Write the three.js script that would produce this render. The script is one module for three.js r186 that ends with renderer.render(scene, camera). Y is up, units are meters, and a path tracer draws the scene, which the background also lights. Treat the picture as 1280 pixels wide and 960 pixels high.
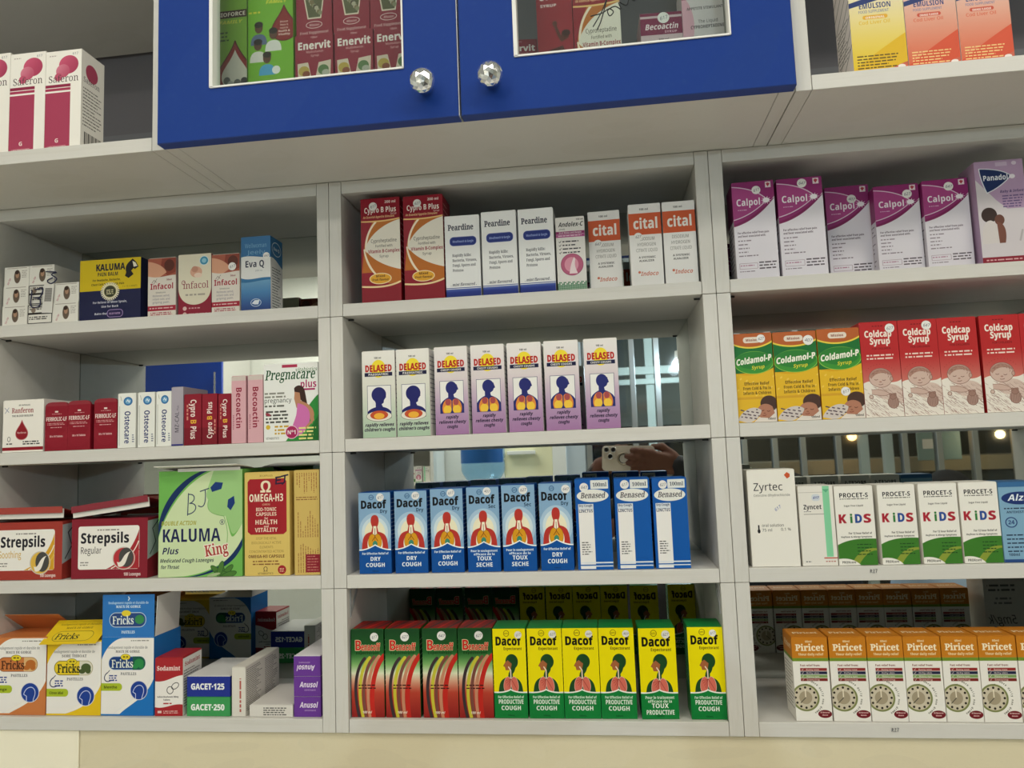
import * as THREE from 'three';
import { RoundedBoxGeometry } from 'three/addons/geometries/RoundedBoxGeometry.js';
import { mergeGeometries } from 'three/addons/utils/BufferGeometryUtils.js';
import { RectAreaLightUniformsLib } from 'three/addons/lights/RectAreaLightUniformsLib.js';

// ---------- camera, lights, exposure ----------
RectAreaLightUniformsLib.init();
const scene = new THREE.Scene();
scene.background = new THREE.Color(0x000000);
const EYE = 1.70;                                         // lens height above the floor
const camera = new THREE.PerspectiveCamera(2 * Math.atan(480 / 928.914) * 180 / Math.PI, 4 / 3, 0.01, 60);
camera.position.set(0.10629, EYE, 0.89838);
camera.rotation.set(0.09535, 0.12247, -0.0369, 'YXZ');
const renderer = new THREE.WebGLRenderer();
renderer.toneMapping = THREE.LinearToneMapping;
renderer.toneMappingExposure = 0.98;
renderer.shadowMap.enabled = true;
const CEIL = 2.86;
// ceiling panels: [x, z, length along x, width along z, radiance]
const CEILING_LIGHTS = [[1.3, 1.3, 1.2, 0.3, 17], [-1.1, 2.45, 1.2, 0.3, 22], [-0.2, 0.8, 1.2, 0.25, 6.5], [1.2, 4.6, 1.2, 0.3, 9]];  // last panel is unseen, added to brighten the passage

// ---------- helpers ----------
const used = new Map();
const numbered = (n) => { const k = used.get(n) ?? 0; used.set(n, k + 1); return k ? n + '_' + String(k).padStart(3, '0') : n; };
const tag = (o, label, category, group) => { o.userData.label = label; o.userData.category = category; if (group) o.userData.group = group; return o; };
function thing(name, label, category, x = 0, y = 0, z = 0, ry = 0, group) {
  const o = new THREE.Group(); o.name = numbered(name); o.position.set(x, y, z); o.rotation.y = ry; scene.add(o);
  return tag(o, label, category, group);
}
function obj(name, g, m, parent = scene, x = 0, y = 0, z = 0) {
  const o = new THREE.Mesh(g, m); o.name = parent === scene ? numbered(name) : name; o.position.set(x, y, z);
  o.castShadow = o.receiveShadow = true; parent.add(o); return o;
}
const struct = (name, g, m, x, y, z) => { const o = obj(name, g, m, scene, x, y, z); o.userData.kind = 'structure'; return o; };
const bx = (w, h, d) => new THREE.BoxGeometry(w, h, d);
const rb = (w, h, d, r = 0.001) => new RoundedBoxGeometry(w, h, d, 1, r);
const at = (g, x, y, z) => g.translate(x, y, z);
const span = (x0, x1, y0, y1, z0, z1, r = 0) => at(r ? rb(x1 - x0, y1 - y0, z1 - z0, r) : bx(x1 - x0, y1 - y0, z1 - z0), (x0 + x1) / 2, (y0 + y1) / 2, (z0 + z1) / 2);
function rng(seed) { let s = seed | 0; return () => { s = (s + 0x6d2b79f5) | 0; let t = Math.imul(s ^ (s >>> 15), 1 | s); t = (t + Math.imul(t ^ (t >>> 7), 61 | t)) ^ t; return ((t ^ (t >>> 14)) >>> 0) / 4294967296; }; }
const canvas = (w, h) => { const c = document.createElement('canvas'); c.width = w; c.height = h; return c; };
const tex = (cv) => { const t = new THREE.CanvasTexture(cv); t.colorSpace = THREE.SRGBColorSpace; t.magFilter = THREE.LinearFilter; return t; };
const mat = (color, roughness = 0.5, o = {}) => new THREE.MeshStandardMaterial({ color, roughness, ...o });

// fine grain for boards, walls and floor
function grain(base, amp, seed, blots = 40) {
  const cv = canvas(512, 512), c = cv.getContext('2d'), r = rng(seed);
  c.fillStyle = base; c.fillRect(0, 0, 512, 512);
  for (let i = 0; i < blots; i++) { c.globalAlpha = amp; c.fillStyle = r() < 0.5 ? '#fff' : '#8d8470'; const s = 6 + r() * 60; c.beginPath(); c.ellipse(r() * 512, r() * 512, s, s * (0.3 + r() * 0.7), r() * 3, 0, 7); c.fill(); }
  for (let i = 0; i < 9000; i++) { c.globalAlpha = amp; c.fillStyle = r() < 0.5 ? '#fff' : '#6f6a60'; c.fillRect(r() * 512, r() * 512, 1.5, 1.5); }
  const t = tex(cv); t.wrapS = t.wrapT = THREE.RepeatWrapping; return t;
}
const M = {
  board: mat(0xffffff, 0.45, { map: grain('#d2d0c9', 0.03, 3) }),
  door: new THREE.MeshPhysicalMaterial({ color: 0xffffff, roughness: 0.5, specularIntensity: 0.22, map: grain('#193b89', 0.012, 5, 24) }),
  doorEdge: mat(0x193b89, 0.6),
  greyBack: mat(0x6d6b70, 0.6),
  greyRail: mat(0x77787c, 0.6),
  white: mat(0xe9e9e4, 0.5),
  wallCream: mat(0xffffff, 0.6, { map: grain('#dad0b0', 0.035, 7, 90) }),
  wallWhite: mat(0xffffff, 0.7, { map: grain('#eef0ea', 0.02, 9) }),
  floor: mat(0xffffff, 0.35, { map: grain('#c6c8ca', 0.05, 11, 120) }),
  ceiling: mat(0xe6e6e2, 0.9),
  mirror: mat(0xcdd3d1, 0.015, { metalness: 1 }),
  alu: mat(0xb9bcbc, 0.32, { metalness: 0.85 }),
  chrome: mat(0xe4e6e8, 0.06, { metalness: 1 }),
  crystal: mat(0xf2f4f6, 0.04, { metalness: 0.92, flatShading: true }),
  pin: mat(0x222222, 0.5),
  clear: new THREE.MeshPhysicalMaterial({ color: 0xf4f7f8, roughness: 0.05, transmission: 1, thickness: 0 }),
  glass: new THREE.MeshPhysicalMaterial({ color: 0xf3f7f6, roughness: 0.01, transmission: 1, thickness: 0, ior: 1.45 }),
  black: mat(0x16171b, 0.55),
};

// ---------- drawing kit for the prints (front is 100 units wide) ----------
let c;
const fonts = { s: 'sans-serif', f: 'serif', m: 'monospace' };
const R = (x, y, w, h, k) => { c.fillStyle = k; c.fillRect(x, y, w, h); };
const RR = (x, y, w, h, r, k, line, lw = 1) => { c.beginPath(); c.roundRect(x, y, w, h, r); if (k) { c.fillStyle = k; c.fill(); } if (line) { c.strokeStyle = line; c.lineWidth = lw; c.stroke(); } };
const E = (x, y, rx, ry, k, line, lw = 1, rot = 0) => { c.beginPath(); c.ellipse(x, y, rx, ry, rot, 0, Math.PI * 2); if (k) { c.fillStyle = k; c.fill(); } if (line) { c.strokeStyle = line; c.lineWidth = lw; c.stroke(); } };
// path from numbers: 2 = point, 6 = bezier
const PATH = (segs) => { c.beginPath(); segs.forEach((s, i) => (s.length === 6 ? c.bezierCurveTo(...s) : s.length === 4 ? c.quadraticCurveTo(...s) : i ? c.lineTo(...s) : c.moveTo(...s))); };
const P = (k, ...segs) => { PATH(segs); c.closePath(); c.fillStyle = k; c.fill(); };
const S = (k, lw, ...segs) => { PATH(segs); c.strokeStyle = k; c.lineWidth = lw; c.lineCap = 'round'; c.stroke(); };
const G = (x0, y0, x1, y1, ...stops) => { const g = c.createLinearGradient(x0, y0, x1, y1); stops.forEach(([o, k]) => g.addColorStop(o, k)); return g; };
function T(s, x, y, size, k, o = {}) {
  c.save(); c.translate(x, y); if (o.rot) c.rotate(o.rot);
  c.font = (o.i ? 'italic ' : '') + (o.b ? 'bold ' : '') + size + 'px ' + fonts[o.f ?? 's'];
  const w = c.measureText(s).width; if (o.w) c.scale(o.w / w, 1); if (o.skew) c.transform(1, 0, o.skew, 1, 0, 0);
  c.textAlign = o.a ?? 'center'; c.fillStyle = k; c.strokeStyle = o.line ?? k;
  if (o.lw) { c.lineWidth = o.lw; c.lineJoin = 'round'; c.strokeText(s, 0, 0); }
  c.fillText(s, 0, 0); c.restore();
}
// rows of print too small to read
function L(x, y, w, n, dy, th, k, seed = 1, ragged = 0.4) {
  const r = rng(seed * 77 + n); c.fillStyle = k;
  for (let i = 0; i < n; i++) { const end = x + w * (1 - ragged * r()); let p = x; while (p < end) { const ww = Math.min(end - p, th * (1 + 4 * r())); c.fillRect(p, y + i * dy, ww, th); p += ww + th * 0.8; } }
}
function bust(x, y, s, k, dir = 0) {      // head and shoulders silhouette, y = top of the head
  c.save(); c.translate(x, y); c.scale(s, s);
  P(k, [-8, 14], [-12, 2, -5, -1, 0, 0], [9, 0, 11, 8, 9, 17], [8 + dir * 2, 20], [7, 26, 4, 28, 5, 33], [8, 38, 26, 37, 29, 48], [31, 62], [-31, 62], [-29, 48], [-26, 37, -8, 38, -5, 32], [-5, 26, -7, 22, -8, 14]);
  c.restore();
}
const drop = (x, y, s, k, line, lw) => { PATH([[x, y], [x + s * 0.15, y + s * 0.45, x + s * 0.5, y + s * 0.7, x + s * 0.5, y + s], [x + s * 0.5, y + s * 1.62, x - s * 0.5, y + s * 1.62, x - s * 0.5, y + s], [x - s * 0.5, y + s * 0.7, x - s * 0.15, y + s * 0.45, x, y]]); c.fillStyle = k; c.fill(); if (line) { c.strokeStyle = line; c.lineWidth = lw; c.stroke(); } };
// ---------- prints: [w, h, d, front(H), side(Wd, H) or colour, top colour or draw] ----------
const A = {};
const def = (k, w, h, d, f, side = '#ebe8de', top = '#ebe8de') => { A[k] = { w, h, d, f, side, top }; };
const dacofFigure = (y) => {
  E(50, y + 38, 46, 46, '#a9c6dc'); E(50, y + 40, 38, 38, '#cfe0e6'); E(50, y + 42, 30, 32, '#efe9c9');
  P('#b8352c', [12, y + 80], [14, y + 48, 20, y + 42, 40, y + 38], [43, y + 26], [36, y + 16, 36, y - 3, 50, y - 3], [64, y - 3, 64, y + 16, 57, y + 26], [60, y + 38], [80, y + 42, 86, y + 48, 88, y + 80]);
  P('#f3ead2', [46, y + 24], [54, y + 24], [56, y + 42], [72, y + 52, 74, y + 66, 70, y + 82], [30, y + 82], [26, y + 66, 28, y + 52, 44, y + 42]);
  E(41, y + 60, 10, 17, '#d99a1c', '#8a5a10', 0.8, 0.15); E(59, y + 60, 10, 17, '#d99a1c', '#8a5a10', 0.8, -0.15);
  E(50, y + 68, 7, 8, '#3d8a70'); S('#7a3b12', 1.4, [50, y + 30], [50, y + 50], [42, y + 60]); S('#7a3b12', 1.4, [50, y + 50], [58, y + 60]);
};
const dacofBlue = (kind, small, big) => (H) => {
  R(0, 0, 100, H, '#86abcb'); const y = H * 0.295;
  E(40, 15, 7, 7, null, '#24507e', 1.6); L(35, 13, 11, 2, 3, 1.3, '#24507e', 3, 0);
  T('Dacof', 46, 48, 33, '#0b0d12', { b: 1, w: 80, lw: 1.6 }); T(kind, 78, 63, 14, '#173049', { b: 1 });
  c.save(); c.translate(50, y); c.scale(1.08, 1.24); c.translate(-50, -y); dacofFigure(y); c.restore();
  P('#f4f6f3', [0, H * 0.70], [18, H * 0.705, 38, H * 0.67, 50, H * 0.64], [62, H * 0.67, 82, H * 0.705, 100, H * 0.70], [100, H], [0, H]);
  P('#0a4f9b', [0, H * 0.715], [18, H * 0.72, 38, H * 0.685, 50, H * 0.655], [62, H * 0.685, 82, H * 0.72, 100, H * 0.715], [100, H], [0, H]);
  small.forEach((s, i) => T(s, 50, H * 0.765 + i * 10, 9.5, '#eef3f6', { b: 1, w: Math.min(82, s.length * 4.6) }));
  big.forEach((s, i) => T(s, 50, H * 0.842 + (small.length - 1) * 6 + i * 18, 17, '#f2f5f6', { b: 1 }));
  T('100mL', 50, H * 0.975, 7, '#062c5e', { b: 1 });
};
const blueSide = (w, H) => { R(0, 0, w, H, '#0a4f9b'); L(8, 20, w - 16, 14, 12, 3, '#cfdcea', 4); };
def('dacD', .041, .101, .043, dacofBlue('Dry', ['For Effective Relief of'], ['DRY', 'COUGH']), blueSide, '#0a4f9b');
def('dacS', .041, .102, .043, dacofBlue('Sec', ['Pour le soulagement', 'efficace de la'], ['TOUX', 'SECHE']), blueSide, '#0a4f9b');
const dacofYellow = (small, big) => (H) => {
  R(0, 0, 100, H, '#f3e400'); E(42, 14, 8, 8, null, '#7d6b10', 1.6); L(36, 12, 12, 2, 3, 1.4, '#7d6b10', 3, 0);
  T('Dacof', 46, 47, 33, '#10110c', { b: 1, w: 78, lw: 1.6 }); T('Expectorant', 60, 61, 11, '#4a3a10', { b: 1, w: 56 });
  const y = H * 0.30;
  P('#1f4a24', [14, y + 106], [16, y + 74, 24, y + 66, 44, y + 60], [46, y + 50], [70, y + 2, 72, y + 40, 58, y + 52], [58, y + 60], [78, y + 66, 86, y + 74, 88, y + 106]);
  E(56, y + 18, 19, 21, '#1f4a24'); P('#a9663d', [36, y + 20], [30, y + 30], [35, y + 33], [37, y + 42], [52, y + 42], [56, y + 24], [44, y + 14]);
  S('#f0ddc8', 3.4, [46, y + 33], [52, y + 42], [52, y + 64]);
  E(41, y + 82, 11, 22, '#d9705f', '#f6d9cb', 0.9, 0.14); E(63, y + 82, 11, 22, '#d9705f', '#f6d9cb', 0.9, -0.14);
  for (let i = 0; i < 5; i++) { S('#a03a34', 1, [52, y + 66], [41 + (i - 2) * 3.4, y + 72 + i * 6]); S('#a03a34', 1, [52, y + 66], [63 + (i - 2) * 3.4, y + 72 + i * 6]); }
  P('#f4f6ee', [0, H * 0.705], [20, H * 0.71, 40, H * 0.70, 50, H * 0.672], [60, H * 0.70, 80, H * 0.71, 100, H * 0.705], [100, H], [0, H]);
  P('#12803a', [0, H * 0.72], [20, H * 0.725, 40, H * 0.715, 50, H * 0.688], [60, H * 0.715, 80, H * 0.725, 100, H * 0.72], [100, H], [0, H]);
  small.forEach((s, i) => T(s, 50, H * 0.78 + i * 10, 10, '#eaf3e6', { b: 1, w: Math.min(78, s.length * 4.6) }));
  big.forEach((s, i) => T(s, 50, H * 0.84 + (small.length - 1) * 9 + i * 17, 17, '#f4f7f0', { b: 1, w: s.length > 6 ? 76 : undefined }));
  T('100mL', 50, H * 0.975, 7, '#084a20', { b: 1 });
};
const greenSide = (w, H) => { R(0, 0, w, H, '#12803a'); L(8, 20, w - 16, 12, 13, 3, '#d6e6d8', 5); };
const dayTop = (w, h) => { R(0, 0, w, h, '#12803a'); };
def('dayP', .0412, .1033, .043, dacofYellow(['For Effective Relief of'], ['PRODUCTIVE', 'COUGH']), greenSide, dayTop);
def('dayT', .0433, .1025, .043, dacofYellow(['Pour le traitement', 'efficace de la'], ['TOUX', 'PRODUCTIVE']), greenSide, dayTop);
def('bco', .0424, .1035, .046, (H) => {
  R(0, 0, 100, H, G(0, 0, 0, H, [0, '#16421f'], [0.26, '#1f5e26'], [0.40, '#7fb068'], [0.5, '#dfe3c4'], [0.58, '#d9a98c'], [0.72, '#b9422f'], [1, '#8f1f1d']));
  const ribs = [['#3d2f33', -4], ['#c9c23a', 10], ['#7d4a40', 22], ['#c98a6a', 36], ['#c4281f', 50]];
  ribs.forEach(([k, o], i) => S(k, i === 4 ? 13 : 9, [46 + o * 1.1, H * 0.30 + (4 - i) * 2], [14 + o, H * 0.46, 10 + o * 0.95, H * 0.74, 26 + o * 0.8, H * 0.99]));
  T('B', 22, H * 0.24, 38, '#c5261d', { b: 1, lw: 3, line: '#f0d9ae', w: 22 }); T('B', 22, H * 0.24, 38, '#c5261d', { b: 1, w: 22 });
  T('enacoff', 60, H * 0.24, 27, '#c5261d', { b: 1, lw: 2.6, line: '#f0d9ae', w: 58 }); T('enacoff', 60, H * 0.24, 27, '#c5261d', { b: 1, w: 58, lw: 0.6 });
  T('Expectorant', 50, H * 0.285, 9, '#10310f', { b: 1, w: 70 });
  L(22, H * 0.63, 56, 2, 8, 3, '#3a1512', 6, 0.1); T('100 ml', 46, H * 0.955, 9, '#f3e6d8', { b: 1, i: 1 });
}, (w, H) => { R(0, 0, w, H, '#1f5e26'); L(8, 30, w - 16, 10, 14, 3, '#cfdcc4', 7); }, (w, h) => { R(0, 0, w, h, '#8f1f1d'); for (let i = 0; i < 5; i++) S(i % 2 ? '#3d2f33' : '#c4281f', 7, [-10 + i * 26, h], [20 + i * 26, 0]); R(0, h * 0.9, w, h * 0.1, '#1f5e26'); });
const delased = (child) => (H) => {
  R(0, 0, 100, H, child ? G(0, 0, 0, H, [0, '#ebe9e2'], [0.45, '#dcdccf'], [1, '#a9c3a8']) : G(0, 0, 0, H, [0, '#ebe8e4'], [0.35, '#ddd3d4'], [0.75, '#b192b4'], [1, '#a276a3']));
  T('100 ml', 48, 22, 7, '#333', { b: 1 }); E(50, 52, 22, 26, '#f1da35');
  T('DELASED', 50, 60, 26, '#b5231c', { b: 1, w: 82, lw: 1.6, line: '#b5231c' }); R(8, 63, 84, 11, '#14183e');
  T(child ? 'PAEDIATRIC' : 'CHESTY COUGHS', 50, 71.5, 8.5, '#e9e6dd', { b: 1, w: 62 });
  R(15, 101, 72, 96, '#1b2050'); R(16, 102, 70, 94, '#ecebe6');
  if (child) { c.save(); c.beginPath(); c.rect(16, 102, 70, 94); c.clip(); E(50, 128, 22, 22, '#1c1f66'); P('#1c1f66', [30, 128], [66, 122], [72, 136], [66, 140], [64, 152], [58, 156], [62, 164], [80, 168, 88, 176, 90, 190], [10, 190], [12, 176, 22, 168, 40, 164], [40, 152]); c.restore(); E(50, 190, 38, 15, '#e8e2d4', '#555', 1); E(50, 187, 27, 13, '#c5502c'); E(50, 190, 16, 9, '#f0b23c'); }
  else { c.save(); c.beginPath(); c.rect(16, 102, 70, 94); c.clip(); E(50, 122, 17, 19, '#22276e'); P('#22276e', [36, 118], [66, 112], [71, 127], [67, 129], [64, 136], [56, 142], [58, 150], [84, 160, 90, 172, 92, 198], [10, 198], [12, 172, 18, 160, 40, 150], [40, 136]); E(37, 178, 15, 24, '#e08a3c', null, 1, 0.2); E(65, 178, 15, 24, '#e08a3c', null, 1, -0.2); E(37, 186, 12, 13, '#f1c640'); E(65, 186, 12, 13, '#f1c640'); E(39, 164, 8, 10, '#a84a4c'); E(63, 164, 8, 10, '#a84a4c'); S('#22276e', 3, [51, 150], [51, 196]); c.restore(); }
  const t = child ? ['rapidly relieves', "children's coughs"] : ['rapidly', 'relieves chesty', 'coughs'];
  t.forEach((s, i) => T(s, 50, (child ? 219 : 212) + i * 14, 12.5, '#241a33', { b: 1, i: 1, w: s.length * 5.4, lw: 0.5 }));
};
const delSide = (w, H) => { R(0, 0, w, H, '#ebe8e4'); L(10, 20, w - 20, 16, 13, 3, '#7d7784', 8); };
def('delP', .0432, .109, .043, delased(true), delSide); def('delC', .042, .1093, .043, delased(false), delSide);
def('ben', .0415, .1062, .043, (H) => {
  R(0, 0, 100, H, '#0f57a8'); RR(45, 4, 50, 25, 2, '#dfe2de'); T('100ml', 71, 22, 15, '#1c2540', { b: 1, f: 'f', w: 40 });
  E(50, 48, 45, 18, '#e6e6df'); T('Benased', 50, 55, 22, '#3a3540', { b: 1, i: 1, f: 'f', w: 70 });
  R(8, 71, 43, H - 74, '#eceae6'); R(8, 71, 43, 17, '#d5dbe0'); T('Dry Cough', 29, 79, 8, '#1c2b52', { b: 1, w: 38 }); T('LINCTUS', 29, 95, 12, '#1c2b52', { b: 1, w: 40 });
  L(14, H - 78, 30, 6, 6.5, 2.6, '#53514f', 9); R(8, H - 22, 92, 4, '#dfe4e8'); R(8, H - 15, 92, 3, '#0f57a8'); R(8, H - 12, 92, 3, '#dfe4e8');
}, (w, H) => { R(0, 0, w, H, '#0f57a8'); L(8, 20, w - 16, 14, 12, 3, '#c9d9ea', 4); }, '#0f57a8');
def('cyB', .052, .1357, .045, (H) => {
  R(0, 0, 100, H, '#8f1528'); R(0, 56, 100, 130, '#b96a22');
  P('#8f1528', [0, 56], [30, 60], [14, 90, 6, 120, 6, 140], [0, 200]);
  S('#f3e3cb', 5, [38, 60], [4, 95, 4, 150, 36, 188]); P('#e6e0d2', [100, 56], [62, 64, 22, 88, 10, 126], [24, 152, 60, 172, 100, 182]); 
  P('#b96a22', [10, 130], [30, 158, 66, 174, 100, 182], [100, 214], [70, 216], [34, 196, 16, 160, 10, 130]); S('#f0e2c6', 4, [8, 128], [12, 160, 24, 182, 46, 200]);
  S('#e7c07a', 3.5, [2, 57], [40, 60, 70, 58, 98, 54]);
  R(0, 226, 100, H - 226, '#8a1326'); S('#efd6a2', 4.5, [2, 220], [40, 224, 70, 224, 98, 212]);
  T('200 ml', 76, 14, 9, '#efe5dd', { b: 1 }); T('Cypro B Plus', 50, 36, 19, '#f3ece4', { b: 1, w: 82 }); T('Syrup', 84, 42, 6, '#e9d9cf'); T('An Essential Appetite Stimulant', 46, 50, 8, '#e9c98f', { i: 1, b: 1, w: 80 });
  T('Cyproheptadine', 58, 112, 12, '#3a342c', { w: 66 }); T('Fortified with', 58, 124, 9, '#3a342c', { w: 44 }); T('Vitamin B-Complex', 58, 138, 12, '#8f1528', { b: 1, w: 80 }); T('Syrup', 58, 150, 9, '#3a342c');
  E(48, 202, 27, 13, '#e0a52c', '#f2dfb0', 2); T('Mixed', 48, 199, 8, '#3c1a0c', { b: 1 }); T('Fruit flavour', 48, 208, 8, '#3c1a0c', { b: 1, w: 42 });
}, (w, H) => { R(0, 0, w, H, '#8f1528'); L(8, 20, w - 16, 14, 14, 3, '#dcb0a6', 4); }, '#8f1528');
def('pea', .0447, .1063, .043, (H) => {
  R(0, 0, 100, H, '#ecedec'); T('Peardine', 46, 42, 23, '#20233a', { f: 'f', b: 1, w: 74, lw: 0.6 }); RR(14, 62, 76, 26, 11, '#20327e', '#8b97c4', 1); T('Mouthwash & Gargle', 52, 79, 9, '#9fb0e2', { b: 1, w: 60 });
  ['Rapidly kills:', 'Bacteria, Viruses,', 'Fungi, Spores and', 'Protozoa'].forEach((s, i) => T(s, 20, 120 + i * 14.5, 11, '#34363f', { a: 'left', b: 1, f: 'f', w: s.length * 3.9 }));
  T('. mint flavoured .', 50, H - 33, 11, '#2a2d40', { b: 1, i: 1, f: 'f', w: 74 }); R(0, H - 28, 100, 2, '#2a3f93'); R(0, H - 24, 100, 24, G(0, H - 24, 0, H, [0, '#5b6fb6'], [0.4, '#22368c'], [1, '#1b2d7c']));
}, '#ecedec', '#ecedec');
def('and', .0357, .0921, .035, (H) => {
  R(0, 0, 100, H, '#e2dfda'); T('150 ml', 84, 12, 8, '#333', { b: 1 }); T('Andolex-C', 52, 34, 22, '#17171c', { b: 1, i: 1, w: 84 }); T('(Oral)', 22, 45, 8, '#333');
  R(0, 50, 100, 10, '#8c2a63'); T('Oral Rinse and Gargle', 50, 58, 8, '#e6d8de', { b: 1, w: 78 }); R(0, 61, 100, 10, '#b0508a'); L(8, 64, 80, 1, 5, 3, '#ead6e0', 4, 0);
  for (let i = 0; i < 4; i++) { S('#333', 1.6, [10, 86 + i * 13], [13, 89 + i * 13], [17, 83 + i * 13]); L(22, 84 + i * 13, 62, 1, 5, 4, '#2b2730', i + 2, 0.3); }
  E(52, 168, 38, 38, '#b8607e', '#8c3f62', 1.5); E(50, 168, 24, 26, '#d894a8'); P('#eddadd', [42, 200], [46, 170, 54, 150, 60, 142], [64, 150], [56, 176, 70, 192, 70, 200]);
  for (let yy = 0; yy < 6; yy++) for (let xx = 0; xx < 20; xx++) if (yy > 1 || (xx * 7 + yy) % 3) R(xx * 5, H - 30 + yy * 5, 4.2, 4.2, '#3a7a52');
}, '#e2dfda', '#e2dfda');
def('cit', .0395, .1015, .042, (H) => {
  R(0, 0, 100, H, '#e6e5e2'); T('100 ml', 48, 20, 9, '#444', { b: 1 }); R(0, 29, 100, 68, '#cc5a31'); T('cital', 52, 78, 46, '#efe9e2', { b: 1, w: 78, lw: 1 });
  ['DISODIUM', 'HYDROGEN', 'CITRATE LIQUID'].forEach((s, i) => T(s, 52, 115 + i * 18, 14, '#83827d', { w: [52, 58, 66][i] })); T('A SYSTEMIC', 52, 172, 9, '#333', { b: 1, w: 52 }); T('ALKALIZER', 50, 183, 9, '#333', { b: 1, w: 46 });
  E(26, 215, 4, 4, '#c46a50'); T('Indoco', 56, 226, 18, '#c4715a', { b: 1, i: 1, w: 54 });
}, '#e6e5e2', '#e6e5e2');
def('infA', .0395, .078, .035, (H) => {
  R(0, 0, 100, H, '#ded6cc'); R(0, 0, 100, 66, '#a85b47'); P('#8a3f30', [50, 0], [100, 0], [100, 50], [70, 60], [44, 40]); P('#d9a183', [0, 10], [30, 14, 60, 30, 66, 50], [40, 66], [0, 66]); E(76, 26, 18, 20, '#5b2c22'); P('#ded6cc', [0, 60], [40, 72, 70, 58, 100, 60], [100, 80], [0, 80]);
  S('#7a6a66', 1.5, [14, 84], [22, 74], [30, 82]); S('#7a6a66', 1.5, [20, 88], [32, 70]); T('50ml', 76, 78, 8, '#7a2a35', { b: 1 }); T('Infacol', 50, 106, 27, '#a01c31', { b: 1, w: 84 });
  T('Simeticone', 46, 119, 7, '#555', { w: 36 }); ['Relieves wind,', 'infant colic and', 'griping pain.'].forEach((s, i) => T(s, 48, 132 + i * 11, 10, '#8a8490', { w: 62 }));
  R(0, 162, 100, 17, '#a5243a'); L(6, 168, 88, 1, 6, 4, '#e0b9b9', 3, 0.05); L(10, 184, 80, 2, 6, 3.4, '#a8505a', 4, 0.1);
}, '#ded6cc', '#ded6cc');
def('infB', .0456, .080, .037, (H) => {
  R(0, 0, 100, H, '#8c1c33'); P('#e0d9c2', [0, 0], [100, 0], [100, 96], [98, 138, 70, 148, 50, 148], [30, 148, 2, 138, 0, 96]); E(78, 20, 13, 13, '#3f93b5', '#d9e8ec', 2); E(78, 20, 7, 7, '#8cc4d8');
  E(54, 52, 18, 16, '#d8a78f'); E(50, 44, 10, 9, '#c58f78'); E(60, 62, 12, 7, '#ead0bd'); T('infacol', 53, 100, 27, '#86203b', { f: 'f', w: 78 }); E(16, 82, 5, 6, null, '#86203b', 1.5); L(22, 116, 62, 1, 6, 5, '#a9a294', 3, 0.05);
  for (let i = 0; i < 3; i++) { E(20, 158 - 0 + i * 17 - (i ? 0 : 0), 6, 6, i === 2 ? '#e08a5a' : '#d9b9b4'); L(32, 156 + i * 17, 56, 1, 5, 3.5, '#cf9aa0', i + 3, 0.4); }
}, '#8c1c33', '#e0d9c2');
def('eva', .0406, .0978, .036, (H) => {
  R(0, 0, 100, H, '#2f6a9a'); T('Wellwoman', 50, 36, 20, '#6f9fc2', { w: 74 }); T('Jeely', 52, 58, 20, '#6f9fc2', { w: 60 }); P('#dfe0de', [0, 66], [30, 58, 70, 72, 100, 70], [100, 150], [0, 150]);
  T('Eva Q', 46, 100, 30, '#1f2540', { b: 1, w: 66 }); T('200 ml', 60, 115, 8, '#9aa0a8'); R(0, 140, 100, H - 140, G(0, 140, 0, H, [0, '#6fa0c2'], [0.4, '#4a83b5'], [1, '#25407f'])); P('#2d6c9c', [0, 134], [30, 146, 60, 132, 100, 136], [100, 144], [60, 142, 30, 154, 0, 148]);
  E(50, 216, 17, 12, null, '#c9d6e4', 2); P('#e4eaf0', [36, 218], [46, 208], [62, 208], [58, 222], [46, 222]);
}, (w, H) => { R(0, 0, w, H, '#dfe0de'); P('#2f6a9a', [0, 0], [w, 0], [w, 92], [w * 0.6, 78, w * 0.3, 64, 0, 70]); E(w / 2, 36, w * 0.36, 22, null, '#dfe6ea', 2.5); T('Eva Q', w / 2, 41, 14, '#dfe6ea', { b: 1, w: w * 0.5 }); L(12, 100, w - 22, 16, 9, 3, '#4d5156', 5); }, '#2f6a9a');
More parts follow.
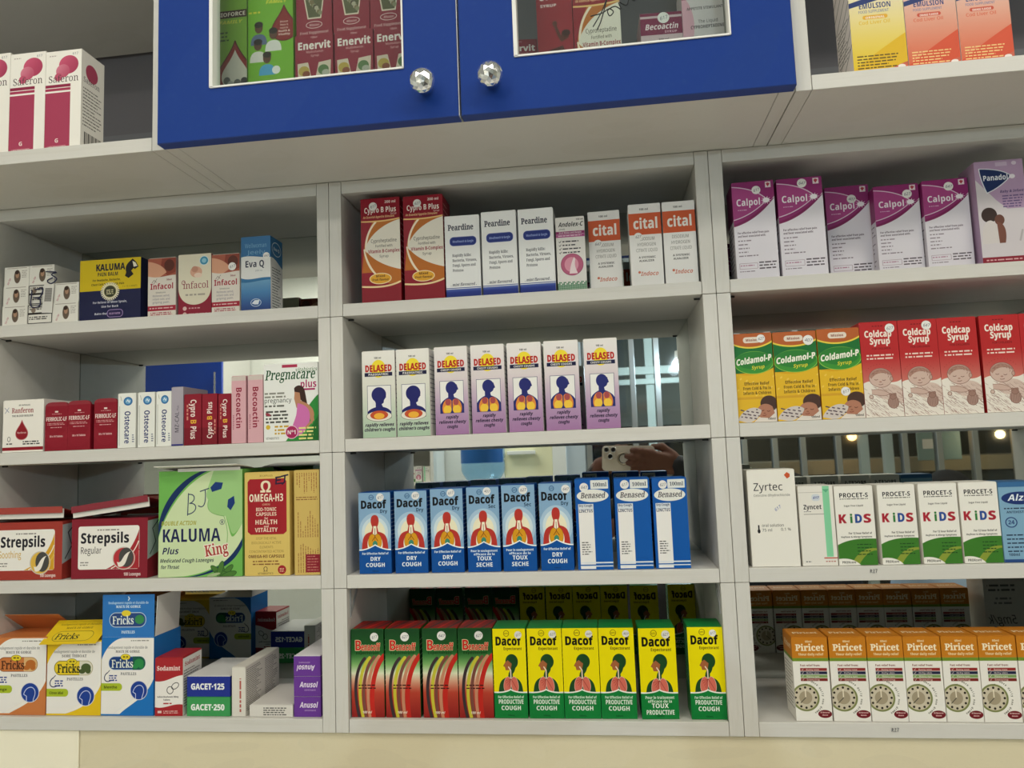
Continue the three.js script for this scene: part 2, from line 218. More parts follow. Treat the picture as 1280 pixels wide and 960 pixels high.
def('kbal', .088, .0823, .07, (H) => {
  R(0, 0, 100, H, '#1c2046'); c.save(); c.scale(1, 0.93); R(0, 0, 100, 52, '#d6bb1c'); T('KALUMA', 50, 19, 15, '#1c1d30', { b: 1, w: 48, lw: 0.6 }); T('PAIN BALM', 46, 28, 8.5, '#1c1d30', { b: 1, w: 34 }); T('For Headache, Backache,', 44, 36, 5, '#2a2712', { b: 1, w: 46 }); T('Chest Cold & Rheumatic Pain', 46, 43, 5, '#2a2712', { b: 1, w: 54 }); T('1 x 12 x 20G(T)', 82, 48.5, 3.6, '#4a3f10', { w: 24 });
  P('#1b1b22', [76, 24], [72, 10, 84, 6, 86, 2], [92, 8], [96, 16], [90, 20], [88, 18], [84, 22], [88, 28], [80, 34], [74, 30]); P('#e9e4d2', [86, 6], [91, 9], [94, 15], [88, 16]);
  for (let i = 0; i < 28; i++) { const a = i / 28 * 6.283; S('#e6dfc4', 2, [50 + Math.cos(a) * 11, 54 + Math.sin(a) * 11], [50 + Math.cos(a) * 14.5, 54 + Math.sin(a) * 14.5]); } E(50, 54, 12, 12, '#e6dfc4'); E(50, 54, 9.5, 9.5, '#3a3d2c', '#8c8650', 1); L(44, 51, 12, 3, 3, 1.8, '#c9c29a', 4, 0.1);
  T('For Relieve Of Minor Sprain,', 50, 73, 5, '#dcdce2', { b: 1, w: 56 }); T('Use for Back', 50, 80, 5, '#dcdce2', { b: 1, w: 28 }); T('Balm that', 36, 92, 4.6, '#dcdce2', { b: 1 }); RR(46, 84.5, 25, 12, 5, '#2c2550', '#a88fc0', 1); T('RELIEF FASTER', 58, 92, 4, '#c9a8cf', { b: 1, w: 18 }); c.restore();
}, '#1c2046', '#d6bb1c');
def('ran', .060, .0693, .055, (H) => {
  R(0, 0, 100, H, '#efebe2'); T('30 CAPSULES', 52, 13, 4.6, '#444', { b: 1 }); T('Ranferon', 48, 28, 15, '#8c1c28', { b: 1, f: 'f', w: 54 }); T('THE BLOOD BUILDER', 48, 37, 5.4, '#333', { b: 1, w: 52 }); drop(47, 44, 30, '#8f1a26', '#c98a8a', 1.4); T('Ranferon', 47, 74, 6, '#f0dcd4', { w: 22 });
  S('#9aa0b4', 1.4, [4, 16], [14, 26]); S('#9aa0b4', 1.4, [14, 16], [5, 28]); E(16, 86, 3.4, 5, null, '#444', 1); L(10, 95, 14, 1, 4, 2.6, '#444', 2, 0); L(50, 91, 42, 2, 5, 2.6, '#333', 4, 0.1); R(0, 104, 100, 7, '#8f1a26');
}, '#efebe2', '#efebe2');
def('fer', .033, .064, .055, (H) => {
  R(0, 0, 100, H, '#8a1728'); for (let i = 0; i < 6; i++) S('rgba(190,70,80,0.35)', 1.2, [0, 96 + i * 7], [30, 150 + i * 8, 70, 150 + i * 8, 100, 96 + i * 7]); R(43, 22, 14, 7, '#e9d9d4'); L(30, 34, 42, 1, 6, 3, '#cf9a9a', 3, 0); T('FERROLIC-LF', 50, 66, 24, '#f0e4dc', { b: 1, w: 92 }); L(10, 74, 80, 2, 6, 3, '#cf9a9a', 4, 0.1); L(24, 92, 50, 1, 5, 3.4, '#d9a9a9', 5, 0.1); T('30 x 10 Tablets', 50, 136, 11, '#e9cdc9', { b: 1, w: 58 });
}, '#8a1728', '#8a1728');
def('ost', .0235, .0712, .06, (H) => {
  R(0, 0, 100, H, '#eaebe4'); S('#8b8d80', 2, [14, 16], [20, 40]); E(56, 44, 25, 24, '#2c6ca6'); E(56, 44, 17, 16, '#6fa6cc'); S('#e4eef2', 4, [48, 46], [54, 36], [62, 50], [66, 40]);
  c.save(); c.translate(38, 98); c.rotate(Math.PI / 2); T('Osteocare', 0, 0, 44, '#25306b', { a: 'left', b: 1, w: 182 }); c.restore(); L(80, 230, 14, 4, 12, 6, '#7b8090', 4); R(8, 70, 3, 220, '#b5b8ae'); 
}, '#eaebe4', '#eaebe4');
def('mzc', .0162, .0761, .06, (H) => { R(0, 0, 100, H, '#a9a2ac'); R(0, H - 14, 100, 14, '#3a3c80'); c.save(); c.translate(62, H * 0.78); c.rotate(-Math.PI / 2); T('MZ-CAL', 0, 0, 46, '#33313b', { a: 'left', w: 170 }); T('Plus', 178, 0, 22, '#55505e', { a: 'left' }); c.restore(); }, '#a9a2ac', '#a9a2ac');
const cyFlat = (up) => (H) => { R(0, 0, 100, H, '#8c1a2c'); R(0, H * 0.66, 100, H * 0.34, '#7a1626'); c.save(); c.translate(up ? 66 : 38, up ? H * 0.88 : H * 0.10); c.rotate(up ? -Math.PI / 2 : Math.PI / 2); T('Cypro', 0, 0, 46, '#f0e4dc', { a: 'left', b: 1, w: 102 }); T('B', 114, 0, 46, '#e6b23a', { a: 'left', b: 1, w: 28 }); T('Plus', 152, 0, 46, '#f0e4dc', { a: 'left', b: 1, w: 76 }); L(30, 14, 110, 1, 8, 9, '#d08a7a', 3, 0.2); c.restore(); };
def('cyFd', .0225, .0657, .055, cyFlat(false), '#8c1a2c', '#8c1a2c'); def('cyFu', .0207, .0651, .055, cyFlat(true), '#8c1a2c', '#8c1a2c');
def('bec', .020, .0864, .06, (H) => { R(0, 0, 100, H, '#d9a9b0'); R(0, 0, 100, 30, '#cfc2ba'); c.save(); c.translate(32, 70); c.rotate(Math.PI / 2); T('Becoactin', 0, 0, 52, '#8f1a35', { a: 'left', b: 1, w: 268 }); c.restore(); L(10, 250, 9, 8, 12, 8, '#b06a78', 4); }, '#d9a9b0', '#d9a9b0');
def('pre', .0732, .0993, .035, (H) => {
  R(0, 0, 100, H, '#eaebe6'); P('#2f8a3c', [100, 56], [82, 70, 60, 110, 40, H], [100, H]); P('#1f6a2c', [100, 90], [90, 110, 74, 128, 66, H], [100, H]);
  T('vitabiotics', 78, 15, 9, '#3f6a3a', { f: 'f', i: 1, w: 40 }); R(34, 2, 28, 5, '#b03050'); T('Pregnacare', 48, 28, 24, '#17502a', { f: 'f', b: 1, i: 1, w: 92 }); T('plus', 82, 43, 18, '#a82560', { b: 1, w: 30 }); R(62, 45, 32, 3, '#a82560');
  L(2, 50, 42, 2, 6, 3, '#8a8a80', 3); T('pregnancy', 26, 68, 11, '#3a3f38', { w: 50 }); L(2, 72, 40, 1, 6, 3, '#6a6a62', 3, 0.1);
  P('#3a241c', [56, 44], [62, 36, 74, 38, 76, 52], [80, 74], [74, 72], [66, 62], [58, 64]); P('#b98462', [57, 50], [66, 52], [68, 66], [82, 72, 92, 78, 92, 92], [88, 108], [80, 84], [60, 78], [56, 62]); P('#cf6fae', [62, 70], [78, 74, 86, 80, 84, 100], [80, 120, 64, 130, 52, 128], [48, 112, 58, 100, 60, 88]); S('#b98462', 4, [88, 84], [90, 100], [76, 114]);
  L(4, 82, 44, 4, 6, 3, '#4a4a44', 5, 0.2); E(8, 88, 5, 2.6, '#9a3a4a', null, 1, 0.4); L(20, 108, 26, 3, 6, 3, '#c9a030', 6, 0.2); E(8, 110, 4, 4, '#d9b83a'); E(51, 120, 11, 11, '#a8255a', '#e9c4d4', 1.2); T('Nº1', 51, 124, 10, '#f4e6ea', { b: 1 }); T('VITABIOTICS', 16, 131, 5, '#333', { w: 24 }); L(64, 112, 32, 4, 6, 3, '#e6e08a', 7, 0.2);
}, '#eaebe6', '#eaebe6');
const strep = (base, sub, subCol, swirl) => (H) => {
  R(0, 0, 100, H, base); RR(9, 9, 80, H - 20, 3, '#efece4'); L(34, 13, 30, 1, 4, 1.4, '#8a8580', 3, 0.05); T('Strepsils', 44, 29, 17, '#23222a', { b: 1, w: 64, lw: 0.4 }); T(sub, sub.length > 8 ? 34 : 26, 42, 11, subCol, { w: sub.length * 4 });
  P(swirl[0], [46, H - 11.4], [62, H - 17, 80, 40, 88.6, 14], [88.6, H - 11.4]); S('#f0e9dc', 1.3, [53, H - 12], [70, H - 20, 82, 44, 88, 28]); S(swirl[1], 2, [58, H - 12], [74, H - 18, 84, 50, 88, 38]);
  E(69, 48, 14, 13, swirl[1], '#cfc6ba', 1.2); E(72, 47, 9.5, 11.5, '#4b4a48'); P('#efe9dd', [60, 52], [68, 56, 66, 42, 78, 40], [72, 44, 74, 60, 62, 58]); L(12, H - 20, 12, 2, 3, 1.3, '#8a8580', 2, 0.2); T(sub === 'Soothing' ? '100 Lozenges' : '100 Lozenges', 80, H - 3.5, 5, '#f0e2dc', { b: 1, w: 22 });
};
const strepSide = (k) => (w, H) => { R(0, 0, w, H, k); P('#a9b4b4', [0, 4], [w * 0.62, 2], [w * 0.5, 18], [w * 0.7, 26], [w * 0.45, 42], [0, 50]); S('#30343a', 1.4, [w * 0.4, 4], [w * 0.18, 14], [w * 0.3, 30], [w * 0.1, 44]); };
def('stH', .110, .0744, .06, strep('#a23a30', 'Soothing', '#cfa53a', ['#d6a02a', '#e0b64a']), strepSide('#a23a30'), '#a23a30');
def('stR', .1063, .0763, .06, strep('#86202f', 'Regular', '#2b2a30', ['#a82a32', '#b8343c']), strepSide('#86202f'), '#86202f');
def('kpl', .1137, .1345, .09, (H) => {
  R(0, 0, 100, H, '#71b455'); PATH([[100, H], [36, H], [-26, H * 0.72, -18, 34, 62, 0], [70, 6], [60, 40], [100, 60]]); 
  P('#16305e', [0, 62], [4, 34, 26, 8, 56, 0], [64, 0], [40, 6, 10, 34, 0, 74]); P('#cfe0b0', [0, 76], [10, 38, 40, 8, 66, 1], [60, 20, 54, 28, 60, 34], [56, 46, 66, 50, 80, 52], [88, 74, 84, 86, 100, 60], [100, 84], [80, 104, 60, H - 4, 30, H - 1], [0, H]); P('#9fcb84', [66, 1], [100, 1], [100, 60], [84, 84, 88, 66, 80, 52], [66, 50, 56, 46, 60, 34], [54, 28, 60, 20, 66, 1]);
  P('#16305e', [100, 76], [88, 100, 66, H - 4, 36, H - 0.6], [46, H - 0.6], [76, H - 6, 92, 102, 100, 84]); S('#7fb268', 0.8, [60, 34], [56, 46, 64, 50, 78, 52], [86, 74, 80, 80, 82, 88]);
  P('#1a3a78', [62, 20], [68, 14], [77, 15], [75, 22], [64, 25]); P('#1a3a78', [83, 34], [90, 30], [91, 38], [86, 46], [82, 42]);
  T('DOUBLE ACTION', 24, 61, 6.5, '#a8a53a', { b: 1, i: 1, w: 42 }); T('KALUMA', 39, 79, 20, '#1b2350', { b: 1, w: 70 }); T('®', 76, 62, 8, '#1b2350'); T('Plus', 14, 93, 10, '#1b2350', { b: 1, i: 1, w: 20 });
  T('King', 70, 94, 17, '#a83a32', { f: 'f', b: 1, w: 28, rot: -0.15, lw: 2.4, line: '#f0e8d6' }); T('King', 70, 94, 17, '#a83a32', { f: 'f', b: 1, w: 28, rot: -0.15 }); T('Medicated Cough Lozenges', 34, 102, 5.6, '#20303a', { b: 1, i: 1, w: 64 }); T('for Throat', 14, 109, 5.6, '#20303a', { b: 1, i: 1, w: 22 });
  for (const [x, y, a] of [[70, 112, -0.9], [76, 112, -0.2], [82, 112, 0.8], [76, 115, -1.4], [84, 116, 1.3], [74, 110, 0.3]]) E(x, y, 3, 9, '#4c7a34', '#2c5426', 0.7, a); E(66, 116, 8, 1.6, '#a8bc8c', null, 1, -0.2);
  const ink = '#2a3a5e'; S(ink, 1.1, [36, 26], [35, 50]); S(ink, 1.1, [36, 27], [46, 26, 44, 36, 37, 37], [48, 36, 47, 48, 35, 49]); S(ink, 1.1, [50, 24], [60, 21]); S(ink, 1.1, [56, 23], [57, 36, 55, 44, 48, 40]);
}, '#71b455', '#e6e3da');
def('ome', .0598, .1287, .045, (H) => {
  R(0, 0, 100, H, '#dcc06a'); P('#a3202a', [12, 14], [88, 14], [93, 20], [93, 124], [86, 130], [14, 130], [7, 124], [7, 20]); T('30 CAPSULES', 48, 9, 5, '#7a5a20'); T('Ω', 47, 42, 34, '#f0e2c2', { b: 1 }); T('OMEGA-H3', 48, 62, 22, '#f3ead2', { b: 1, w: 76 }); T('(OMEN)', 48, 69, 5, '#e6c9a2');
  [['BIO-TONIC', 81, 10.5, 46], ['CAPSULES', 91, 10.5, 46], ['for', 98, 6, 8], ['HEALTH', 109, 13, 50], ['and', 115, 6, 11], ['VITALITY', 125, 12, 50]].forEach(([s, y, z, w]) => T(s, 48, y, z, '#f0dcc4', { b: 1, w }));
  [['STOP THE VITAL', 46], ['BIOLOGICALLY ACTIVE', 66], ['ELEMENTS', 30], ['CONCENTRATED ACTION', 76]].forEach(([s, w], i) => T(s, 48, 140 + i * 9, 7, '#a08040', { w })); T('OMEGA-H3 CAPSULE', 48, 178, 8.5, '#5a2a18', { b: 1, w: 80 }); L(18, 184, 60, 2, 6, 2.6, '#8a5a30', 5, 0.1); T('Ω', 46, 206, 14, '#3a2a18'); T('VITABIOTICS', 46, 212, 5, '#3a2a18', { w: 34 }); E(82, 203, 9, 9, '#a3202a'); L(77, 200, 10, 3, 3, 1.6, '#e6c9a2', 3, 0.1);
  S('#241a3a', 3.4, [70, 12], [80, 11]); S('#241a3a', 3.2, [71, 12], [70, 25], [84, 24]); S('#241a3a', 3, [71, 18], [80, 17]); S('#241a3a', 3.2, [82, 10], [96, 7]); S('#241a3a', 3.2, [90, 8], [89, 22], [84, 26]);
}, '#dcc06a', '#dcc06a');
def('omS', .0333, .1295, .06, (H) => { R(0, 0, 100, H, '#d2b566'); for (let i = 0; i < 9; i++) { c.save(); c.translate(14 + i * 9.5, 10); c.rotate(Math.PI / 2); L(0, 0, 78, 1, 8, 3.2, '#a06a38', i + 1, 0.8); c.restore(); c.save(); c.translate(14 + i * 9.5, 250); c.rotate(-Math.PI / 2); L(0, 0, 120, 1, 8, 3.2, '#a0703c', i + 9, 0.8); c.restore(); c.save(); c.translate(14 + i * 9.5, 380); c.rotate(-Math.PI / 2); L(0, 0, 110, 1, 8, 3.2, '#a0703c', i + 19, 0.6); c.restore(); } R(44, H - 76, 56, 66, '#8f2430'); for (let i = 0; i < 6; i++) L(50, H - 70 + i * 10, 44, 1, 5, 3, '#c98a7a', i + 3, 0.3); L(8, 100, 84, 2, 8, 3.4, '#8a5a30', 3, 0.1); }, '#d2b566', '#d2b566');
const fricks = (k, pill, txt, head) => (H) => {
  R(0, 0, 100, H, k); P('#edeae4', [0, 40], [10, 14, 26, 4, 40, 2], [100, 2], [100, 62], [84, 100, 50, 112, 24, H - 3], [0, H - 3]); P('#f0ece4', [24, H - 3], [50, 112, 84, 100, 100, 62], [100, 72], [86, 106, 54, 116, 36, H - 3]);
  L(56, 6, 38, 1, 4, 1.6, '#8a8880', 3, 0.1); T('Soulagement rapide et durable de', 50, 20, 6, '#5a5a5c', { f: 'f', w: 76 }); T(head, 50, 27, 6, '#3a3a3e', { f: 'f', b: 1, w: 46 });
  RR(14, 34, 70, 23, 11, pill[0], pill[2], 1.2); c.save(); c.beginPath(); c.roundRect(14, 34, 70, 23, 11); c.clip(); R(60, 32, 26, 30, pill[1]); E(72, 45, 9, 7, pill[3]); E(65, 51, 6, 4, pill[3]); E(76, 50, 5, 5, pill[3]); c.restore(); E(46, 35, 9, 5, '#e6cf2a', '#8a7a20', 0.8); L(41, 33.5, 10, 1, 3, 2.4, '#6a5a10', 2, 0); T('Fricks', 40, 53, 19, txt, { f: 'f', b: 1, w: 42, lw: 0.6, line: '#2c3020' }); T('PASTILLES', 52, 66, 6.4, '#44444a', { b: 1, f: 'f', w: 30 });
  S('#2c2f50', 1.6, [12, 62], [4, 66, 4, 78, 14, 77], [24, 74]); S('#2c2f50', 1.2, [12, 62], [16, 58]); L(15, 66, 17, 3, 4, 2.2, '#3c4a8c', 4, 0.2); RR(-6, 80, 46, 13, 6, '#a9bc2a'); T(head === 'SORE THROAT' ? 'Citron Miel' : pill[4], 18, 88.6, 6, '#333a10', { b: 1, w: 26 }); E(72, 92, 16, 16, '#1c3f94', '#d9dbe2', 1.2); S('#c9d2ea', 1.3, [66, 106], [66, 98], [61, 95], [64, 82, 78, 79, 81, 90], [82, 98, 78, 100, 78, 106]);
};
def('frO', .0755, .0975, .055, fricks('#c97a43', ['#c9783f', '#d9b27a', '#8a4a20', '#b86a2c', 'Orange'], '#5a2a10', 'MAUX DE GORGE'), '#c97a43', '#c97a43');
def('frY', .0753, .0933, .055, fricks('#e6c01c', ['#e6c92a', '#d9d6c4', '#8a7a20', '#4a5a30', ''], '#2a3416', 'SORE THROAT'), '#e6c01c', '#e6c01c');
def('frB', .0714, .0969, .06, fricks('#1c72be', ['#16407f', '#1c5a4a', '#c9d6e0', '#2c8a4a', 'Menthe'], '#e9efe6', 'MAUX DE GORGE'), '#1c72be', '#edeae4');
A.frB.flap = (H) => { R(0, 0, 100, H, '#1c72be'); T('Soulagement rapide et durable de', 50, 16, 6, '#e4edf4', { f: 'f', w: 78 }); T('MAUX DE GORGE', 50, 23, 6, '#eef3f6', { f: 'f', b: 1, w: 48 }); S('#dfe8f0', 2, [50, 4], [52, 7], [50, 10]); RR(14, 32, 70, 25, 12, '#16407f', '#c9d6e0', 1.2); E(72, 44, 9, 8, '#2c8a4a'); E(46, 33, 9, 5.5, '#e6cf2a'); T('Fricks', 40, 52, 20, '#e9efe6', { f: 'f', b: 1, w: 42 }); T('PASTILLES', 50, 68, 7, '#eef3f6', { b: 1, f: 'f', w: 26 }); };
A.frY.flap = (H) => { R(0, 0, 100, H, '#e6c41c'); T('Soulagement rapide et durable de', 50, 12, 6, '#6a5a10', { f: 'f', w: 78 }); T('MAUX DE GORGE', 50, 20, 6, '#6a5a10', { f: 'f', b: 1, w: 48 }); RR(14, 26, 70, 22, 11, '#e6c92a', '#8a7a20', 1); T('Fricks', 40, 44, 18, '#2a3416', { f: 'f', b: 1, w: 42 }); };
def('sod', .0365, .0707, .047, (H) => { R(0, 0, 100, H, '#a8282e'); P('#ece8e2', [0, 78], [40, 84, 60, 62, 100, 58], [100, 156], [60, 150, 40, 172, 0, 164]); T('Sodamint', 48, 42, 21, '#f2e6e0', { b: 1, f: 'f', w: 84 }); E(54, 108, 11, 12, null, '#4a4a48', 2.4); E(72, 94, 14, 9, null, '#4a4a48', 2.4, -0.6); T('Sodium Bicarbonate 300mg', 46, 132, 7, '#333', { b: 1, w: 76 }); T('Tablets', 42, 142, 7, '#333', { b: 1 }); L(30, 150, 30, 1, 5, 4, '#a8282e', 4, 0); R(10, 176, 14, 8, '#e6c9c4'); L(30, 176, 56, 2, 6, 3, '#e0b4ae', 4, 0.1); }, (w, H) => { R(0, 0, w, H, '#ece8e2'); R(0, 0, w, 4, '#a8282e'); T('Sodamint', w / 2, 32, 20, '#a8282e', { b: 1, f: 'f', w: w * 0.8 }); L(8, 46, w - 16, 14, 9, 3, '#6a6660', 4); }, '#a8282e');
const gacet = (k, n) => (H) => { R(0, 0, 100, H, k); T('GACET·' + n, 48, 27, 17, '#f0f2ee', { b: 1, w: 78, lw: 0.8 }); };
def('gacB', .0575, .0243, .085, gacet('#22338f', '125'), '#22338f', '#dcdcda'); def('gacG', .0575, .0228, .085, gacet('#3f9a56', '250'), '#3f9a56', '#3f9a56');
def('whV', .0178, .0587, .096, (H) => { R(0, 0, 100, H, '#dcd8ce'); c.save(); c.translate(56, H - 30); c.rotate(-Math.PI / 2); L(0, 0, 230, 1, 8, 12, '#b05a50', 3, 0.02); c.restore(); }, (w, H) => { R(0, 0, w, H, '#dcd8ce'); L(20, 20, w * 0.44, 22, 13, 5, '#6a665e', 4); L(w * 0.56, 20, w * 0.4, 22, 13, 5, '#6a665e', 5); }, '#dcd8ce');
def('whQ', .056, .0135, .085, (H) => { R(0, 0, 100, H, '#dcd8d0'); L(32, 5, 54, 4, 4.6, 2.2, '#5a5854', 4, 0.2); }, '#dcd8d0', '#dcd8d0');
const anusol = (flip) => (H) => { R(0, 0, 100, H, '#6b3a97'); c.save(); if (flip) { c.translate(100, H); c.rotate(Math.PI); } T('Anusol', 54, 38, 26, '#efe6f2', { b: 1, i: 1, w: 66 }); T('ointment', 60, 50, 8, '#cbb2d8', { w: 42 }); c.restore(); };
const anuTop = (w, h) => { R(0, 0, w, h, '#e4e0e4'); L(30, 10, w - 60, 8, 14, 5, '#6a6670', 6); };
def('anu', .0343, .0237, .11, anusol(false), '#6b3a97', anuTop); def('anuF', .0343, .0237, .11, anusol(true), '#6b3a97', anuTop);
def('cal', .0515, .119, .045, (H) => {
  R(0, 0, 100, H, '#e2dee6'); P('#8f2a6c', [0, 0], [100, 0], [100, 40], [70, 76, 34, 100, 0, 106]); P('#a84483', [0, 10], [36, 14, 66, 26, 82, 46], [60, 68, 30, 84, 0, 90]); S('#dcc9d8', 2.2, [0, 10], [36, 14, 66, 26, 82, 46], [60, 68, 30, 84, 0, 90]); S('#e6dde6', 2.2, [100, 40], [70, 76, 34, 96, 0, 104]); P('#7d2158', [100, 42], [70, 78, 34, 100, 0, 106], [0, 100], [34, 92, 66, 72, 96, 44]);
  R(80, 3, 13, 14, '#e6d9dc'); P('#b03a48', [82, 8], [86, 5], [91, 8], [86, 15]); T('Calpol', 38, 57, 23, '#efe9ef', { b: 1, w: 58 }); E(80, 47, 8, 6, '#f4eff4'); for (let i = 0; i < 10; i++) S('#f4eff4', 1, [80, 47], [80 + Math.cos(i * 0.63) * 11, 47 + Math.sin(i * 0.63) * 9]); L(12, 66, 24, 1, 4, 1.8, '#d9b9d0', 3, 0.1);
  T('For effective relief from pain', 8, 124, 6.6, '#4a3a48', { a: 'left', b: 1, w: 74 }); T('and fever associated with:', 8, 132, 6.6, '#4a3a48', { a: 'left', b: 1, w: 66 }); [34, 24, 26, 24, 46].forEach((w, i) => L(8, 139 + i * 9, w, 1, 5, 2.6, '#8a7d88', i + 3, 0.1)); RR(8, 194, 42, 13, 1, null, '#a8929e', 1); L(10, 198, 36, 1, 5, 2.4, '#b07a96', 3, 0.1); L(54, 192, 42, 3, 7, 3, '#5a5058', 5, 0.1); L(8, 212, 40, 1, 5, 2, '#8a7d88', 3, 0.1);
}, (w, H) => { R(0, 0, w, H, '#e2dee6'); R(0, 0, w, 90, '#8f2a6c'); L(8, 100, w - 16, 10, 11, 3, '#7d7280', 4); }, '#8f2a6c');
def('pan', .0525, .121, .05, (H) => {
  R(0, 0, 100, H, '#d6cfd3'); P('#b79aba', [8, 0], [100, 0], [100, 110], [60, 110], [40, 90], [0, 40], [0, 0]); P('#20315f', [10, 16], [40, 18, 60, 24, 74, 36], [60, 52, 40, 66, 22, 72], [14, 50, 10, 30, 10, 16]); S('#dfe4ea', 2, [10, 16], [40, 18, 60, 24, 74, 36], [60, 52, 40, 66, 22, 72], [14, 50, 10, 30, 10, 16]); E(76, 38, 6, 5, '#efe9ef'); T('Panadol', 42, 44, 17, '#eef0f4', { b: 1, w: 52 }); RR(44, 4, 24, 9, 1, '#cdb8cf'); E(82, 8, 5, 4.4, '#e0d2e0');
  T('Baby & Infant', 72, 74, 8, '#4a3a6a', { b: 1, i: 1, w: 48 }); L(52, 80, 44, 5, 6, 2.6, '#6a5686', 4, 0.2);
  E(22, 122, 16, 17, '#3a2a26'); P('#d9d2d0', [4, 186], [4, 150, 10, 134, 24, 134], [40, 140, 44, 160, 42, 186]); E(42, 134, 10, 12, '#6a4236'); P('#7a4c3e', [36, 138], [52, 140, 56, 160, 50, 186], [38, 186]); S('#b9b2b4', 4, [80, 182], [86, 160]); R(0, H - 14, 100, 14, '#8a2434'); L(8, H - 9, 80, 1, 5, 3, '#d9a9ac', 3, 0.1);
}, '#b79aba', '#b79aba');
def('cda', .047, .1052, .042, (H) => {
  R(0, 0, 100, H, '#d9a31c'); R(0, 0, 100, 100, '#1f6f34'); P('#b5602f', [0, 0], [100, 0], [100, 22], [70, 40, 30, 40, 0, 26]); S('#e6cf4a', 4, [0, 26], [30, 40, 70, 40, 100, 22]); RR(26, 9, 44, 15, 7, '#e2d6c6'); T('Mission', 48, 20, 9, '#7a2a1c', { b: 1, w: 30 });
  E(50, 74, 50, 28, '#3f9236', '#8fc24a', 1.6); E(50, 68, 47, 22, '#2f7f34'); T('Coldamol-P', 50, 74, 21, '#f2efe2', { b: 1, i: 1, w: 92, rot: -0.12, lw: 0.8 }); T('Syrup', 60, 90, 12, '#d9cf3a', { b: 1, i: 1, rot: -0.08, w: 34 }); P('#e0b428', [0, 100], [40, 112, 70, 104, 100, 88], [100, H], [0, H]);
  for (let i = 0; i < 40; i++) E((i * 23) % 100, 108 + ((i * 37) % 60), 2, 2, '#e9c552'); ['Effective Relief', 'From Cold & Flu in', 'Infants & Children'].forEach((s, i) => T(s, 54, 130 + i * 12, 10.5, '#4a3410', { b: 1, w: s.length * 4 })); R(0, 160, 100, 6, '#d3a02a');
  P('#ded6cc', [40, H], [56, 210], [80, 200], [100, 176], [100, H]); E(82, 178, 22, 20, '#4a342c'); P('#b07a62', [48, 200], [52, 178, 76, 172, 90, 186], [95, 202], [80, 214], [58, 212]); S('#5a3226', 1.4, [60, 194], [64, 197, 68, 194]); S('#5a3226', 1.4, [76, 196], [79, 199, 83, 196]); E(69, 202, 3, 2, '#94604c'); S('#7a3a30', 1.4, [64, 207], [69, 209, 73, 206]); P('#cfc6c0', [0, H - 6], [8, 196, 40, 176, 62, 194], [58, 212, 40, H, 26, H]); for (let i = 0; i < 26; i++) E(10 + (i * 17) % 46, 192 + ((i * 11) % 24), 2.2, 1.6, '#5a4a52'); T('100ml', 86, H - 6, 7, '#3a3430', { b: 1 });
}, '#d9a31c', '#b5602f');
def('ccp', .0425, .111, .042, (H) => {
  R(0, 0, 100, H, '#b52a2c'); R(0, 90, 100, 80, G(0, 90, 0, 170, [0, '#b52a2c'], [1, '#c9776a'])); L(34, 10, 28, 1, 5, 3, '#7a1a1c', 3, 0); T('Coldcap', 48, 42, 24, '#f0e6da', { b: 1, w: 72, lw: 0.8 }); T('Syrup', 52, 62, 24, '#f0e6da', { b: 1, w: 54, lw: 0.8 }); T('FOR CHILDREN', 54, 76, 7, '#6f1416', { b: 1, w: 50 }); L(14, 90, 72, 2, 9, 4, '#ecd6ca', 5, 0.06);
  P('#e6dfd4', [0, 168], [26, 150, 74, 180, 100, 160], [100, H], [0, H]); const s = '#7d5a50', q = rng(41);
  P('#d2bcb0', [36, 182], [60, 164, 92, 172, 100, 190], [100, 226], [70, 216, 40, 214, 30, 196]);
  for (let i = 0; i < 150; i++) { const x = q() * 100, y = 176 + q() * (H - 180), l = 5 + q() * 9, t = 0.5 + q() * 0.5; S(['#9c7a70', '#b59a8e', '#86645a'][i % 3], 0.7, [x, y], [x + l * 0.5, y + l * t * 0.7, x + l, y + l * t]); }
  E(46, 154, 30, 26, '#cdb2a5', s, 1.2); P('#a98274', [17, 150], [24, 124, 66, 122, 76, 150], [62, 138, 34, 136, 22, 156]);
  for (let i = 0; i < 40; i++) { const t = -2.9 + q() * 2.7, r = 18 + q() * 10; S('#8a665c', 0.7, [46 + Math.cos(t) * r, 154 + Math.sin(t) * r * 0.86], [46 + Math.cos(t + 0.22) * (r - 2), 154 + Math.sin(t + 0.22) * (r - 2) * 0.86]); }
  S('#6f4a42', 1.4, [30, 158], [34, 161, 38, 158]); S('#6f4a42', 1.4, [50, 160], [54, 163, 58, 160]); E(45, 165, 3.4, 2, '#a98274'); S('#6f4a42', 1.3, [40, 172], [46, 174, 51, 171]); E(74, 158, 4, 6, '#bd9d8f', s, 1);
  P('#c9ada0', [20, 186], [36, 182, 58, 190, 66, 198], [60, 206, 40, 202, 20, 198]); S(s, 1.1, [20, 186], [36, 182, 58, 190, 66, 198]); S(s, 1.1, [20, 198], [40, 202, 58, 206, 66, 198]); E(18, 205, 5, 5, '#cbb5a6', s, 1.4);
  E(74, 222, 14, 16, '#a98a7e', s, 1.3); E(74, 206, 9, 8, '#9a786c', s, 1.2); E(68, 200, 3, 3, '#9a786c', s, 1); E(80, 200, 3, 3, '#9a786c', s, 1); for (let i = 0; i < 6; i++) S('#6f4a42', 0.8, [64 + i * 4, 214], [63 + i * 4.4, 234]);
  for (let i = 0; i < 11; i++) { const t = -2.5 + i * 0.19; T('·', 46 + Math.cos(t) * 44, 160 + Math.sin(t) * 40, 9, '#7a2422', { b: 1 }); }
}, '#b52a2c', '#b52a2c');
